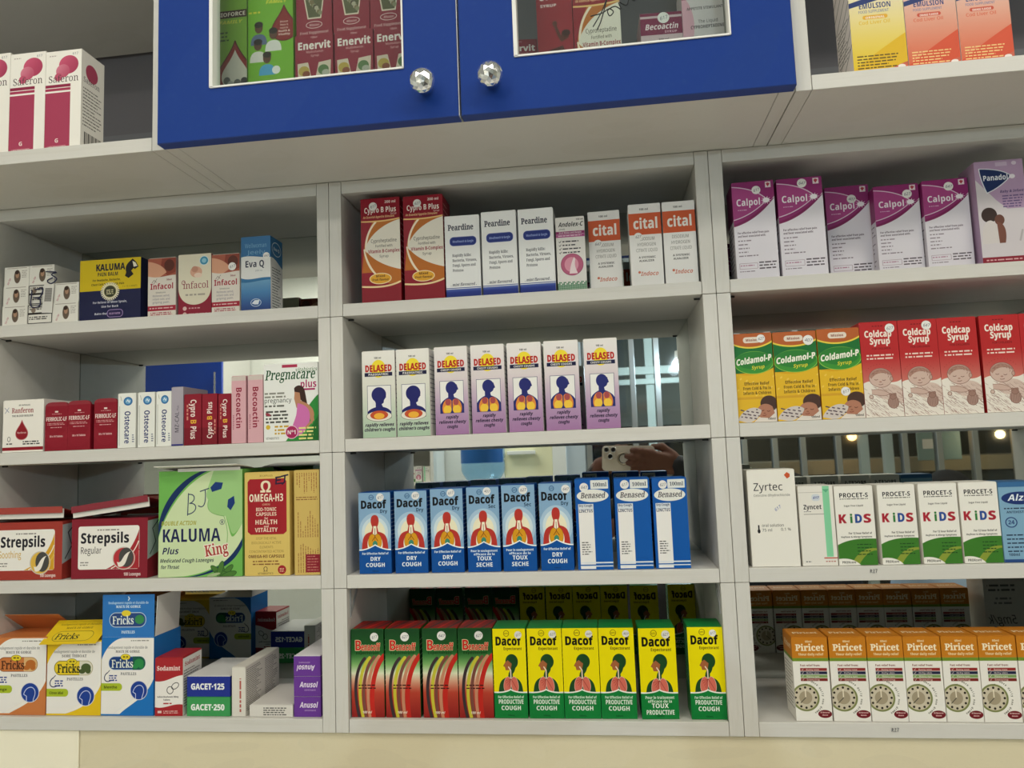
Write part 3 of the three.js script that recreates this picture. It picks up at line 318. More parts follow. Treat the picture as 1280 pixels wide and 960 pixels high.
def('zyr', .0535, .1107, .05, (H) => { R(0, 0, 100, H, '#ebe8de'); P('#c9552c', [78, 12], [84, 6], [90, 10], [90, 16], [84, 20]); T('Zyrtec', 12, 45, 23, '#2a292c', { a: 'left', w: 62 }); T('Cetirizine dihydrochloride', 12, 57, 7.4, '#6a6864', { a: 'left', w: 76 }); c.save(); c.translate(62, 86); c.rotate(-0.6); T('617', 0, 0, 9, '#37489a', { i: 1 }); c.restore(); R(17, 118, 3, 12, '#222'); E(18.5, 131, 3, 4.5, '#222'); T('oral solution', 25, 122, 8.5, '#35342f', { a: 'left', w: 46 }); T('75 ml', 25, 132, 8.5, '#35342f', { a: 'left' }); T('0.1 %', 64, 131, 8.5, '#35342f', { a: 'left' }); }, '#ebe8de', '#ebe8de');
def('zyn', .0387, .0904, .04, (H) => { R(0, 0, 100, H, '#e6e3da'); R(70, 0, 19, H - 26, '#86cfa2'); P('#5fae86', [70, 10], [89, 10], [80, 20]); R(0, 18, 70, 1, '#a9a69c'); RR(38, 24, 24, 20, 8, '#cfd6dc'); T('617', 50, 38, 10, '#2c3a8c', { b: 1, i: 1 }); T('Zyncet', 13, 68, 19, '#26262c', { a: 'left', b: 1, w: 52 }); L(14, 74, 20, 1, 5, 2, '#777', 3, 0); R(13, 82, 58, 1.6, '#8a887f'); R(62, H - 24, 38, 3, '#b5452c'); L(10, H - 14, 16, 1, 5, 3, '#777', 3, 0); L(66, H - 14, 28, 1, 5, 3, '#b5756a', 3, 0); }, '#e6e3da', '#e6e3da');
def('pro', .0408, .089, .042, (H) => {
  R(0, 0, 100, H, '#ebe9e0'); T("PROCET-S", 50, 31, 17, '#26262a', { b: 1, w: 76 }); L(14, 34, 74, 1, 5, 2.4, '#6a6862', 3, 0.02); T('Sugar Free Liquid', 48, 56, 7, '#5a5852', { b: 1, w: 50 });
  [['K', '#a82434', 16], ['i', '#2c7a3c', 40], ['D', '#2a4f9a', 58], ['S', '#a82434', 81]].forEach(([s, k, x]) => { T(s, x, 101, 32, k, { b: 1, w: s === 'i' ? 9 : 21, lw: 3, line: '#e6d6cc' }); T(s, x, 101, 32, k, { b: 1, w: s === 'i' ? 9 : 21, lw: 1.2 }); });
  T('For 12 hour Relief of', 90, 133, 7.4, '#3a3a36', { a: 'right', b: 1, w: 60 }); T('Hayfever & Allergy Symptoms', 90, 142, 7, '#3a3a36', { a: 'right', b: 1, w: 80 }); P('#3f7a2c', [0, 162], [28, 146, 60, 144, 100, 146], [100, H], [0, H]); P('#8a9a3a', [30, H], [50, 180, 70, 170, 100, 172], [100, H]); P('#3f7a2c', [50, H], [70, 186, 84, 178, 100, 178], [100, H]); L(50, 160, 40, 4, 9, 2.6, '#1f4a20', 4, 0.2); P('#ebe9e0', [0, 200], [20, 196, 44, 202, 56, H], [0, H]); T('PROXcare', 26, H - 5, 9, '#3a3a36', { b: 1, w: 36 });
}, '#ebe9e0', '#ebe9e0');
def('alz', .0442, .0881, .044, (H) => { R(0, 0, 100, H, '#7fa9c4'); R(0, 0, 100, 12, '#3a6a9a'); E(50, 40, 44, 16, '#20366f'); T('Alzin', 50, 47, 22, '#e6eef4', { b: 1, i: 1, w: 60 }); L(10, 64, 80, 1, 6, 3, '#2a3a52', 3, 0.05); T('ANTIHISTAMINE', 50, 78, 8, '#20304a', { b: 1, w: 70 }); E(24, 100, 13, 12, null, '#20366f', 2.4); T('24', 24, 105, 14, '#20366f', { b: 1 }); L(10, 130, 60, 5, 10, 3, '#20304a', 4, 0.4); T('100ml', 24, H - 16, 9, '#20304a', { b: 1 }); R(0, H - 8, 100, 8, '#2a4a82'); }, '#7fa9c4', '#3a6a9a');
def('pir', .0392, .0915, .042, (H) => {
  R(0, 0, 100, H, '#eae7de'); R(0, 0, 100, 58, '#c27a1e'); R(0, 58, 100, 9, '#6f8c2c'); T('60ml', 48, 15, 8, '#f0dcb4', { b: 1 }); T('Piricet', 50, 38, 25, '#f5e6c4', { b: 1, f: 'f', w: 80, lw: 0.8 }); T('1hour daily relief', 52, 51, 9.5, '#f0dcb0', { b: 1, w: 70 });
  T('Fast relief from:', 20, 82, 8, '#6f2a24', { a: 'left', b: 1, w: 56 }); [['#8f2f2c', 'Runny nose'], ['#1f2440', 'Itchy skin'], ['#7a9a5a', 'Watery eyes'], ['#7a2a24', 'Sneezing']].forEach(([k, s], i) => { R(20, 86 + i * 9.4, 74, 8, k); T(s, 36, 92.4 + i * 9.4, 6.4, '#e6d9cc', { a: 'left', w: 36 }); S('#e6d9cc', 1, [24, 90 + i * 9.4], [26, 92 + i * 9.4], [29, 87.5 + i * 9.4]); });
  E(30, 168, 38, 38, '#7d8450'); E(30, 168, 33, 33, '#c9bfa8'); E(30, 168, 18, 18, '#a3977e'); for (let i = 0; i < 12; i++) { const a = i / 12 * 6.283; E(30 + Math.cos(a) * 28, 168 + Math.sin(a) * 28, 3.2, 3.2, '#2a251c'); } S('#e6dcc4', 3, [30, 168], [30, 146]); S('#5a5344', 2.4, [30, 168], [16, 182]); S('#4a5a2c', 1, [30, 132], [36, 130]);
  for (let i = 0; i < 20; i++) { const a = -1.15 + i * 0.115; c.save(); c.translate(30 + Math.cos(a) * 46, 168 + Math.sin(a) * 46); c.rotate(a + Math.PI / 2); T('Once daily non drowsy'[i], 0, 0, 7.5, '#4a4a3c', { b: 1 }); c.restore(); }
  E(80, 213, 19, 11, '#6f1c24'); T('30 Metered', 80, 211, 5.6, '#e9cfc9', { b: 1, w: 26 }); T('doses', 80, 218, 5.6, '#e9cfc9', { b: 1, w: 16 });
}, (w, H) => { R(0, 0, w, H, '#eae7de'); R(0, 0, w, 58, '#c27a1e'); R(0, 58, w, 9, '#6f8c2c'); T('Piricet', w / 2, 36, 22, '#f5e6c4', { b: 1, f: 'f', w: w * 0.7 }); L(10, 80, w - 20, 13, 10, 3, '#857f72', 4); }, (w, h) => { R(0, 0, w, h, '#c27a1e'); T('Piricet', w / 2, h * 0.62, 24, '#f5e6c4', { b: 1, f: 'f', w: w * 0.7 }); });
def('saf', .0462, .123, .040, (H) => {
  R(0, 0, 100, H, '#f0ede4'); L(10, 12, 20, 1, 4, 2.6, '#b5a9a4', 3, 0); T('617', 82, 15, 9, '#8a8a92', { w: 16 }); E(64, 40, 27, 25, G(40, 20, 90, 60, [0, '#cf5c7a'], [1, '#a33a58'])); E(48, 56, 19, 18, G(30, 40, 66, 70, [0, '#d9899c'], [1, '#b54a66'])); E(36, 72, 11, 11, '#bf5470'); T('Saferon', 50, 86, 26, '#4a3a3c', { f: 'f', w: 84 });
  R(0, 92, 70, 8, '#8f2a48'); R(0, 102, 70, 7, '#a83a58'); R(0, 114, 70, H - 114, '#a8405c'); T('G', 34, H - 18, 15, '#efe4dc', { b: 1 }); T('LABORATOIRES', 34, H - 6, 6, '#e9d4d0', { w: 52 });
}, (w, H) => { R(0, 0, w, H, '#f0ede4'); E(w * 0.45, 52, w * 0.26, 24, '#b04a64'); T('Saferon', w * 0.45, 84, 20, '#5a4a4a', { f: 'f', w: w * 0.7 }); L(8, 100, w * 0.8, 12, 9, 2.6, '#55504c', 4); for (let i = 0; i < 14; i++) R(14 + i * 4.6, H - 48, i % 3 ? 2 : 3.4, 34, '#4a4744'); });
const emulsion = (k0, k1, k2, bar, txt) => (H) => {
  R(0, 0, 100, H, G(0, 60, 0, H, [0, '#e2dcd9'], [0.45, k0], [1, k1])); P('#20356f', [0, H - 142], [30, H - 150], [100, H - 176], [100, H - 158], [60, H - 146], [0, H - 132]); T('EMULSION', 48, H - 129, 15, '#2a3a78', { b: 1, w: 60 }); T('FOOD SUPPLEMENT', 45, H - 120, 7.6, '#5a6aa0', { w: 56 }); RR(24, H - 115, 46, 8, 4, bar); T(txt, 47, H - 108.6, 6, '#f2e6dc', { b: 1, w: 36 }); T('Cod Liver Oil', 45, H - 97, 10, k2, { w: 58 });
  P(k2, [0, H - 6], [30, H - 30, 70, H - 56, 100, H - 74], [100, H], [0, H]); L(8, H - 34, 76, 5, 6, 2.4, k1 === '#e3c01c' ? '#5a4a10' : '#f0cf8a', 4, 0.3); P('#c9624a', [60, H], [80, H - 10, 100, H - 16], [100, H]); E(88, H - 7, 7, 4, '#efe6e0');
};
def('emY', .053, .135, .045, emulsion('#e6d690', '#e3c01c', '#dfb51a', '#e0a92a', 'ORIGINAL'), (w, H) => { R(0, 0, w, H, '#e2dcd9'); for (let i = 0; i < 7; i++) S('#83837c', 3, [0, H - i * 30], [w, H - 60 - i * 30]); L(8, H - 120, w - 16, 10, 8, 2.4, '#6a6a68', 4); });
def('emO', .0502, .135, .045, emulsion('#e0a893', '#d9603c', '#d5502f', '#c9503a', 'ORANGE FLAVOUR'), '#e2dcd9');
const people = (y) => { [[24, y + 8, '#5a6a8c'], [56, y + 24, '#e4e2dc'], [22, y + 46, '#e0dcd4'], [42, y + 76, '#4fa3cf']].forEach(([x, yy, k], i) => { P(k, [x - 18, yy + 44], [x - 18, yy + 24, x - 10, yy + 20, x, yy + 20], [x + 10, yy + 20, x + 18, yy + 24, x + 18, yy + 44]); E(x, yy + 6, 9, 12, '#5c3a2a'); E(x, yy - 1, 9.5, 7, '#1c1412'); }); };
def('bioA', .039, .2236, .05, (H) => { R(0, 0, 100, H, '#7fae3c'); R(0, H - 424, 100, 24, '#3a1c18'); T('BIOFORCE', 50, H - 406, 18, '#efe6d6', { b: 1, w: 92 }); T('FAMILY', 46, H - 382, 15, '#d9d84a', { b: 1, i: 1, w: 74 }); L(8, H - 356, 40, 3, 12, 5, '#3a5a20', 4); drop(62, H - 326, 112, '#8f2a2c', '#4a1414', 3); drop(62, H - 298, 86, '#d9d2c2'); for (let i = 0; i < 6; i++) E(36 + (i * 11) % 56, H - 200 + (i * 13) % 30, 11, 12, ['#6a6a66', '#b0aea6', '#3a3a3a'][i % 3]); }, '#7fae3c', '#7fae3c');
def('bioB', .056, .2186, .05, (H) => { R(0, 0, 100, H, '#74b32a'); T('FAMILY', 62, H - 301, 12, '#e6dc3a', { b: 1, i: 1, w: 46 }); L(2, H - 286, 28, 1, 6, 4, '#d9d03a', 3, 0.1); drop(80, H - 295, 54, '#8a1f22', '#5a1214', 2); ['Because', 'there is', 'more to', 'Health &', 'Vitality'].forEach((s, i) => T(s, 80, H - 256 + i * 7, 6.4, '#f0d9cc', { b: i > 2, w: i > 2 ? 26 : 18 })); people(H - 263); R(0, 0, 100, 10, '#5a8a20'); E(62, H - 153, 9, 9, '#eaebe4'); }, '#74b32a', '#74b32a');
def('ene', .0462, .122, .045, (H) => { R(0, 0, 100, H, '#8f2038'); T('100ml', 50, 10, 6.5, '#e9cfc9'); T('Enervit', 50, 38, 27, '#f0e8e0', { b: 1, w: 88, lw: 0.8 }); T('Multivitamin', 52, 48, 8.5, '#e0b9b4', { w: 46 }); T('Syrup', 52, 58, 8.5, '#e0b9b4', { w: 22 });
  [[6, 40, '#b9a04a', '#8a4a30'], [54, 94, '#5a7a4a', '#b0b0a0']].forEach(([x0, x1, k, k2], i) => { const m = i ? [[x0 + 8, 74], [x1, 70], [x1 - 2, 118], [x0 - 2, 118]] : [[x0, 74], [x1 - 6, 72], [x1 + 4, 118], [x0 + 2, 118]]; P('#d9c9b4', ...m); E((x0 + x1) / 2, 94, 14, 13, k); E((x0 + x1) / 2 + 6, 102, 10, 8, k2); });
  P('#e0d2bc', [20, 150], [80, 150], [70, 218], [32, 218]); P('#5a5a3c', [24, 153], [76, 153], [67, 214], [35, 214]); for (let i = 0; i < 14; i++) E(32 + (i * 13) % 36, 160 + (i * 17) % 48, 6, 6, ['#7a6a4a', '#b0a890', '#4a3a2c', '#8a8a6a'][i % 4]); E(50, 234, 22, 9, null, '#e6d2cc', 1.6); T('Mission', 50, 238, 9, '#e6d2cc', { i: 1, w: 28 }); T('Food Supplement', 50, 258, 10, '#e6cfc9', { f: 'f', w: 80 }); R(0, H - 2, 100, 2, '#6f1626'); }, '#8f2038', '#8f2038');
def('cyp', .0402, .165, .045, (H) => { R(0, 0, 100, H, '#94202f'); T('CYPON', 50, H - 333, 32, '#f0e6e0', { b: 1, w: 86 }); T('SYRUP', 34, H - 312, 12, '#f0e6e0', { b: 1, w: 46 }); E(50, H - 262, 7, 8, '#5a2a22'); P('#5a2a22', [46, H - 258], [54, H - 258], [66, H - 226], [82, H - 238], [88, H - 218], [66, H - 206], [56, H - 226]); E(80, H - 232, 12, 10, '#3a1c18'); P('#4a221c', [18, H - 140], [34, H - 186], [70, H - 196], [92, H - 140]); }, '#94202f', '#94202f');
def('bcs', .0457, .1051, .043, (H) => { R(0, 0, 100, H, '#c9b4b8'); R(0, 14, 100, 42, '#7a1f47'); R(0, 0, 100, 8, '#7a1f47'); T('Becoactin', 50, 42, 20, '#efe6e6', { b: 1, i: 1, w: 80 }); T('SYRUP', 72, 53, 8, '#d9b4c0', { b: 1, w: 30 }); T('100 ml', 54, 72, 8, '#55484c', { b: 1 }); L(12, 90, 76, 8, 14, 4, '#7a6a6e', 4); }, '#c9b4b8', '#c9b4b8');
def('app', .0442, .1278, .043, (H) => { R(0, 0, 100, H, '#dcd4d4'); R(0, 0, 100, H - 258, '#8a2a5a'); P('#dba9b8', [0, H - 250], [20, H - 240, 40, H - 190, 20, H - 130], [0, H - 110]); R(0, H - 246, 100, 6, '#8a2a5a'); T('200 ml', 64, H - 246, 13, '#4a4448', { b: 1 }); T('APPETITE STIMULANT', 56, H - 214, 9, '#5a5456', { b: 1, w: 88 }); T('The Liquid', 62, H - 182, 11, '#4a4448', { w: 48 }); T('CYPROHEPTADINE', 60, H - 169, 11, '#3a3438', { b: 1, w: 82 }); L(20, H - 152, 70, 8, 12, 4, '#6a6468', 4); }, '#dcd4d4', '#dcd4d4');
def('pile', .0370, .027, .05, (H) => { R(0, 0, 100, H, '#eae7de'); R(10, 4, 80, 1.5, '#8a7a70'); E(52, H * 0.5, 13, H * 0.34, '#6a5a4c', '#a8a29a', 1); E(52, H * 0.42, 7, H * 0.16, '#b08a70'); E(50, H * 0.28, 8, H * 0.1, '#3a2a22'); T('Hair Clips', 22, H * 0.75, 9, '#a83a52', { f: 'f', i: 1, rot: -1.2, w: 26 }); L(70, H * 0.2, 22, 5, 6, 2, '#9a9288', 4); }, '#eae7de', '#eae7de');
def('pileB', .0370, .027, .05, (H) => { R(0, 0, 100, H, '#e6e3da'); RR(3, 3, 94, H - 6, 2, null, '#1f1d1c', 3); R(3, H * 0.42, 94, 7, '#2a2624'); L(8, 9, 84, 2, 7, 4, '#5a5450', 4); L(8, H * 0.62, 84, 2, 7, 4, '#4a4642', 5); E(24, H * 0.3, 9, 9, '#8a7a6c'); }, '#eae7de', '#eae7de');
def('dose', .07, .11, .05, (H) => { R(0, 0, 100, H, '#d0ccc4'); L(40, 14, 54, 2, 9, 4, '#555', 3, 0.1); L(48, 40, 40, 2, 9, 4, '#777', 4, 0.2); T('5mg/k', 66, 92, 24, '#222', { i: 1, w: 54 }); }, '#d0ccc4', '#d0ccc4');

// build the textures and shared materials
const SC = 5200;
function bake(k) {
  const a = A[k]; if (a.mat) return a;
  const W = Math.round(Math.max(a.w * SC, 120)), s = W / 100, Hn = 100 * a.h / a.w, Dn = 100 * a.d / a.w;
  const fh = Math.round(Hn * s), sw = Math.round(Math.min(Dn, 260) * s * 0.7), th = Math.round(Math.min(Dn, 260) * s * 0.5);
  const cv = canvas(W + sw, fh + th); c = cv.getContext('2d');
  const part = (x, y, w, h, sx, sy, fn, cw, ch) => { c.save(); c.beginPath(); c.rect(x, y, w, h); c.clip(); c.translate(x, y); c.scale(sx, sy); if (typeof fn === 'string') R(0, 0, cw, ch, fn); else fn(cw, ch); c.restore(); };
  part(0, 0, W, fh, s, s, (w, h) => a.f(h), 100, Hn);
  part(W, 0, sw, fh, sw / Dn, s, a.side, Dn, Hn);
  part(0, fh, W, th, s, th / Dn, a.top, 100, Dn);
  part(W, fh, sw, th, 1, 1, '#e6e3da', sw, th);
  a.uv = { u: W / (W + sw), v: th / (fh + th) };
  a.mat = new THREE.MeshPhysicalMaterial({ color: 0xffffff, roughness: 0.42, specularIntensity: 0.4, map: tex(cv) });
  return a;
}
const flapMats = new Map();
function flatPrint(key, fn, w, h, res = 4000, o = {}) {     // a flat sheet with print on it
  if (flapMats.has(key)) return flapMats.get(key);
  const W = Math.round(w * res), Hh = Math.round(h * res), cv = canvas(W, Hh); c = cv.getContext('2d'); c.save(); c.scale(W / 100, W / 100); fn(100 * h / w); c.restore();
  const m = mat(0xffffff, 0.45, { map: tex(cv), ...o }); flapMats.set(key, m); return m;
}
// ---------- the room ----------
const D = 0.167, Tk = 0.016;                              // depth of the lower shelves, board thickness
const YS = [0.36033, 0.19939, 0.02752, -0.13958, -0.3105].map((y) => y + EYE);
const BACK = 3.0, X0 = -2.9, X1 = 3.6, ZB = -0.185;
{ const f = struct('floor', bx(X1 - X0 + 0.2, 0.1, 6.4), M.floor, (X0 + X1) / 2, -0.05, 2.9); M.floor.map.repeat.set(5, 5);
  struct('ceiling', bx(X1 - X0 + 0.2, 0.1, 6.4), M.ceiling, (X0 + X1) / 2, CEIL + 0.05, 2.9);
  M.wallCream.map.repeat.set(3, 2);
  struct('wall_shelves', bx(X1 - X0 + 0.2, CEIL, 0.1), M.wallCream, (X0 + X1) / 2, CEIL / 2, ZB - 0.05);
  struct('wall_left', bx(0.1, CEIL, 6.3), M.wallWhite, X0 - 0.05, CEIL / 2, 2.95);
  struct('wall_right', bx(0.1, CEIL, 6.3), M.wallWhite, X1 + 0.05, CEIL / 2, 2.95);
  struct('wall_back', span(X0, 0, 0, CEIL, BACK, BACK + 0.1), M.wallWhite);
  const grey = mat(0x9aa8ae, 0.8), dark = mat(0x15181c, 0.7), navy = mat(0x16222e, 0.7), tan = mat(0x857f72, 0.7);
  struct('wall_passage', span(0, X1, 1.92, CEIL, 5.6, 5.7), grey);
  struct('wall_passage_dark', span(0, X1, 0, 1.92, 5.62, 5.7), dark);
  const cn = thing('shop_counter', 'tan topped dark counter in the passage beyond the glass partition', 'counter', 1.8, 0, 5.0);
  obj('body', bx(3.2, 1.46, 0.45), navy, cn, 0, 0.73, 0.1); obj('fascia', rb(3.2, 0.11, 0.5, 0.004), tan, cn, 0, 1.515, 0.08);
}
tag(obj('wall_board', span(-1.25, -0.5745, 0.972, YS[4] - Tk - 0.001, ZB, -0.0035, 0.001), mat(0xf6f0d8, 0.4)), 'paler cream section under the left end of the shelves', 'board');  // paler cream stretch left of the beige one
tag(obj('wall_board', span(-0.574, 1.2, 0.972, YS[4] - Tk - 0.001, ZB, -0.005, 0.001), M.wallCream), 'long beige board under the shelf units', 'board');

{ const k = thing('counter', 'unseen white worktop and cupboard, added to bounce light up under the shelves', 'counter', 0, 0, 0);
  obj('worktop', span(-2.2, 2.2, 0.93, 0.97, ZB + 0.002, 0.47, 0.004), mat(0xeceae4, 0.4), k); obj('cupboard', span(-2.2, 2.2, 0.0, 0.929, ZB + 0.002, 0.43, 0.003), M.board, k); }  // unseen counter added so its bounce brightens the cabinet undersides
// ceiling lights
CEILING_LIGHTS.forEach(([x, z, w, d, I], i) => {
  const t = thing('ceiling_light', ['long white ceiling panel light toward the right wall', 'long white ceiling panel light nearest the cream door', 'long white ceiling panel light nearest the shelves', 'long white ceiling panel light added to brighten the passage'][i], 'ceiling light', x, CEIL, z, 0, 'ceiling panel lights');
  obj('frame', bx(w + 0.04, 0.03, d + 0.04), M.white, t, 0, -0.015, 0);
  obj('diffuser', bx(w, 0.006, d), new THREE.MeshStandardMaterial({ color: 0xffffff, emissive: 0xfff6ea, emissiveIntensity: 1.2 }), t, 0, -0.033, 0);
  const l = new THREE.RectAreaLight(0xfff8ea, I, w, d); l.position.set(x, CEIL - 0.042, z); l.lookAt(x, 0, z); scene.add(l);
});

// ---------- lower shelf units ----------
const zf = 0;
const side0 = (g, x, label) => {                          // side built of stacked boards with hairline joints below each shelf
  const ys = [YS[0], YS[1] - Tk, YS[2] - Tk, YS[3] - Tk, YS[4] - Tk];
  for (let i = 0; i < 4; i++) obj('side_panel', span(x, x + Tk, ys[i + 1] + 0.0003, ys[i] - 0.0003, -D, zf, 0.0006), M.board, g);
};
function shelfUnit(xl, xr, label) {
  const g = thing('shelf_unit', label, 'shelf unit', 0, 0, 0, 0, 'lower shelf units');
  side0(g, xl + 0.0003); side0(g, xr - Tk - 0.0003);
  const a = xl + Tk + 0.0007, b = xr - Tk - 0.0007;
  YS.forEach((y, i) => obj(i === 0 ? 'top_panel' : i === 4 ? 'bottom_panel' : 'shelf', span(a, b, y - Tk, y, -D, zf - 0.0006, 0.0006), M.board, g));
  obj('mirror_back', span(xl, xr, YS[4] - Tk, YS[0], -D - 0.006, -D - 0.0005), M.mirror, g);
  for (const y of [YS[1], YS[2], YS[3]]) for (const x of [a + 0.004, b - 0.004]) obj('shelf_pin', new THREE.CylinderGeometry(0.0013, 0.0013, 0.007, 8).rotateZ(Math.PI / 2), M.pin, g, x, y - Tk - 0.0016, -0.02);
  return g;
}
const uL = shelfUnit(-0.723, -0.2343, 'left white shelf unit stocked with lozenges, tablets and capsule boxes');
const uC = shelfUnit(-0.2343, 0.2457, 'middle white shelf unit stocked with cough syrup cartons, below the blue doors');
const uR = shelfUnit(0.2457, 0.7413, 'right white shelf unit stocked with allergy and pain syrup cartons');
// clear corner brackets under the third shelf
for (const [u, x, s] of [[uC, 0.2457 - Tk - 0.0012, -1], [uC, -0.2343 + Tk + 0.0012, 1]]) {
  const sh = new THREE.Shape([new THREE.Vector2(0, 0), new THREE.Vector2(0.034, 0), new THREE.Vector2(0, -0.036)]);
  sh.holes.push(new THREE.Path([new THREE.Vector2(0.003, -0.0025), new THREE.Vector2(0.003, -0.029), new THREE.Vector2(0.027, -0.0025)]));
  obj('corner_bracket', new THREE.ExtrudeGeometry(sh, { depth: 0.0014, bevelEnabled: false }).rotateY(Math.PI / 2).translate(-0.0007, 0, 0), mat(0x9a9c9c, 0.3), u, x, YS[3] - Tk - 0.0006, -0.01);
}
// pencilled codes on the shelf edges of the right unit
for (const [x, y] of [[0.395, YS[3] - 0.0075], [0.404, YS[4] - 0.009]]) {
  const ink = [];
  const st = (ax, ay, bx_, by) => { const l = Math.hypot(bx_ - ax, by - ay); ink.push(bx(l, 0.0004, 0.0002).rotateZ(Math.atan2(by - ay, bx_ - ax)).translate((ax + bx_) / 2, (ay + by) / 2, 0)); };
  [[0, 0, .0005, .004], [.0005, .004, .002, .003], [.002, .003, .0005, .002], [.0005, .002, .0022, 0], [.0032, .0036, .0046, .0038], [.0046, .0038, .0032, 0], [.0032, 0, .0048, .0002], [.0056, .004, .0074, .004], [.0074, .004, .006, 0]].forEach((q) => st(...q));
  obj('pencil_code', mergeGeometries(ink), mat(0x3a3c44, 0.6), uR, x, y, 0.0001);
}

// ---------- upper cabinets ----------
const YU = YS[0] + 0.0005, PZ = 0.135, UT = CEIL - 0.03;  // underside, front, top
{
  const open = (xl, xr, label, sides) => {
    const g = thing('wall_shelf', label, 'shelf');
    obj('bottom_panel', span(xl, xr, YU, YU + Tk, -D, PZ, 0.0006), M.board, g);
    obj('back_panel', span(xl, xr, YU + Tk + 0.153, UT, -D, -D + 0.006), M.greyBack, g);
    obj('back_rail', span(xl, xr, YU + Tk, YU + Tk + 0.152, -D, -D + 0.012), M.greyRail, g);
    obj('shelf', span(xl, xr, YU + 0.30, YU + 0.30 + Tk, -D + 0.014, PZ - 0.002), M.board, g);
    obj('top_panel', span(xl, xr, UT - Tk, UT, -D + 0.007, PZ, 0.0006), M.board, g);
    for (const x of sides) obj('side_panel', span(x, x + Tk, YU, UT, -D, PZ, 0.0006), M.board, g);
  };
  open(-1.05, -0.3925, 'open white wall shelf left of the blue doors', [-0.392, -1.0665]);
  open(0.3335, 0.95, 'open white wall shelf right of the blue doors', [0.317, 0.9505]);
  const g = thing('wall_cabinet', 'white wall cabinet with two royal blue glazed doors', 'cabinet');
  obj('bottom_panel', span(-0.3595, 0.2995, YU, YU + Tk, -D, PZ, 0.0006), M.board, g);
  obj('top_panel', span(-0.3595, 0.2995, UT - Tk, UT, -D, PZ, 0.0006), M.board, g);
  obj('back_panel', span(-0.3595, 0.2995, YU + Tk, UT - Tk, -D, -D + 0.006), M.greyBack, g);
  obj('centre_post', span(-0.046, -0.014, YU + Tk, UT - Tk, PZ - 0.02, PZ, 0.0006), M.white, g);
  obj('side_panel', span(-0.3755, -0.36, YU, UT, -D, PZ, 0.0006), M.board, g);
  obj('side_panel', span(0.30, 0.3158, YU, UT, -D, PZ, 0.0006), M.board, g);
  // doors with a cut-out, glass, white beading and a faceted knob
  const DT = 0.016, dy0 = YU - 0.0005, dy1 = UT;
  for (const [xl, xr, ox0, ox1, kx, side] of [[-0.3755, -0.0318, -0.3123, -0.0910, -0.0662, 'left'], [-0.0292, 0.3140, 0.0300, 0.2526, 0.0055, 'right']]) {
    const oy0 = EYE + 0.4195, oy1 = UT - 0.06;
    const sh = new THREE.Shape([new THREE.Vector2(xl, dy0), new THREE.Vector2(xr, dy0), new THREE.Vector2(xr, dy1), new THREE.Vector2(xl, dy1)]);
    sh.holes.push(new THREE.Path([new THREE.Vector2(ox0, oy0), new THREE.Vector2(ox0, oy1), new THREE.Vector2(ox1, oy1), new THREE.Vector2(ox1, oy0)]));
    const geo = new THREE.ExtrudeGeometry(sh, { depth: DT - 0.002, bevelEnabled: true, bevelSize: 0.0008, bevelThickness: 0.001, bevelOffset: -0.0008, bevelSegments: 1 });
    const d = obj('door', geo, [M.door, M.doorEdge], g, 0, 0, PZ + 0.0015); d.userData.label = `royal blue ${side} door with a large glass opening`;
    const b = 0.0022, zz = DT - 0.002;
    const bead = [span(ox0 - 0.0006, ox0 + b * 1.6, oy0, oy1, 0, zz + 0.0026), span(ox1 - b * 0.5, ox1 + 0.0006, oy0, oy1, 0, zz + 0.0026), span(ox0, ox1, oy0 - 0.0006, oy0 + b * 0.6, 0, zz + 0.0026), span(ox0, ox1, oy1 - b, oy1 + 0.0006, 0, zz + 0.0026)];
    obj('white_beading', mergeGeometries(bead), M.white, d);
    if (side === 'left') obj('edge_band', span(xr + 0.0001, xr + 0.0006, dy0 + 0.001, dy1, 0, zz), M.white, d);
    obj('glass_pane', span(ox0, ox1, oy0, oy1, 0.003, 0.007), M.glass, d);
    const k = obj('knob', new THREE.IcosahedronGeometry(0.0136, 2).scale(1, 1, 0.72), M.crystal, d, kx, EYE + 0.3935, zz + 0.020); k.userData.label = 'faceted crystal knob';
    obj('knob_stem', new THREE.CylinderGeometry(0.0058, 0.0078, 0.013, 20).rotateX(Math.PI / 2), M.chrome, d, kx, EYE + 0.3935, zz + 0.0074);
  }
}

// ---------- cartons ----------
function cartonGeo(w, h, d, uv) {
  const { u, v } = uv, p = [], n = [], t = [], idx = [], e = 0.002;
  const face = (a, b, q, r, nn, u0, u1, v0, v1) => { const i = p.length / 3; p.push(...a, ...b, ...q, ...r); for (let k = 0; k < 4; k++) n.push(...nn); t.push(u0, v0, u1, v0, u1, v1, u0, v1); idx.push(i, i + 1, i + 2, i, i + 2, i + 3); };
  const x = w / 2, fu = u - e, fv = v + e;
  face([-x, 0, 0], [x, 0, 0], [x, h, 0], [-x, h, 0], [0, 0, 1], e, fu, fv, 1 - e);
  face([x, 0, -d], [-x, 0, -d], [-x, h, -d], [x, h, -d], [0, 0, -1], e, fu, fv, 1 - e);
  face([x, 0, 0], [x, 0, -d], [x, h, -d], [x, h, 0], [1, 0, 0], u + e, 1 - e, fv, 1 - e);
  face([-x, 0, -d], [-x, 0, 0], [-x, h, 0], [-x, h, -d], [-1, 0, 0], u + e, 1 - e, fv, 1 - e);
  face([-x, h, 0], [x, h, 0], [x, h, -d], [-x, h, -d], [0, 1, 0], e, fu, e, v - e);
  face([-x, 0, -d], [x, 0, -d], [x, 0, 0], [-x, 0, 0], [0, -1, 0], u + e, 1 - e, e, v - e);
  const g = new THREE.BufferGeometry();
  g.setAttribute('position', new THREE.Float32BufferAttribute(p, 3)); g.setAttribute('normal', new THREE.Float32BufferAttribute(n, 3)); g.setAttribute('uv', new THREE.Float32BufferAttribute(t, 2)); g.setIndex(idx); return g;
}
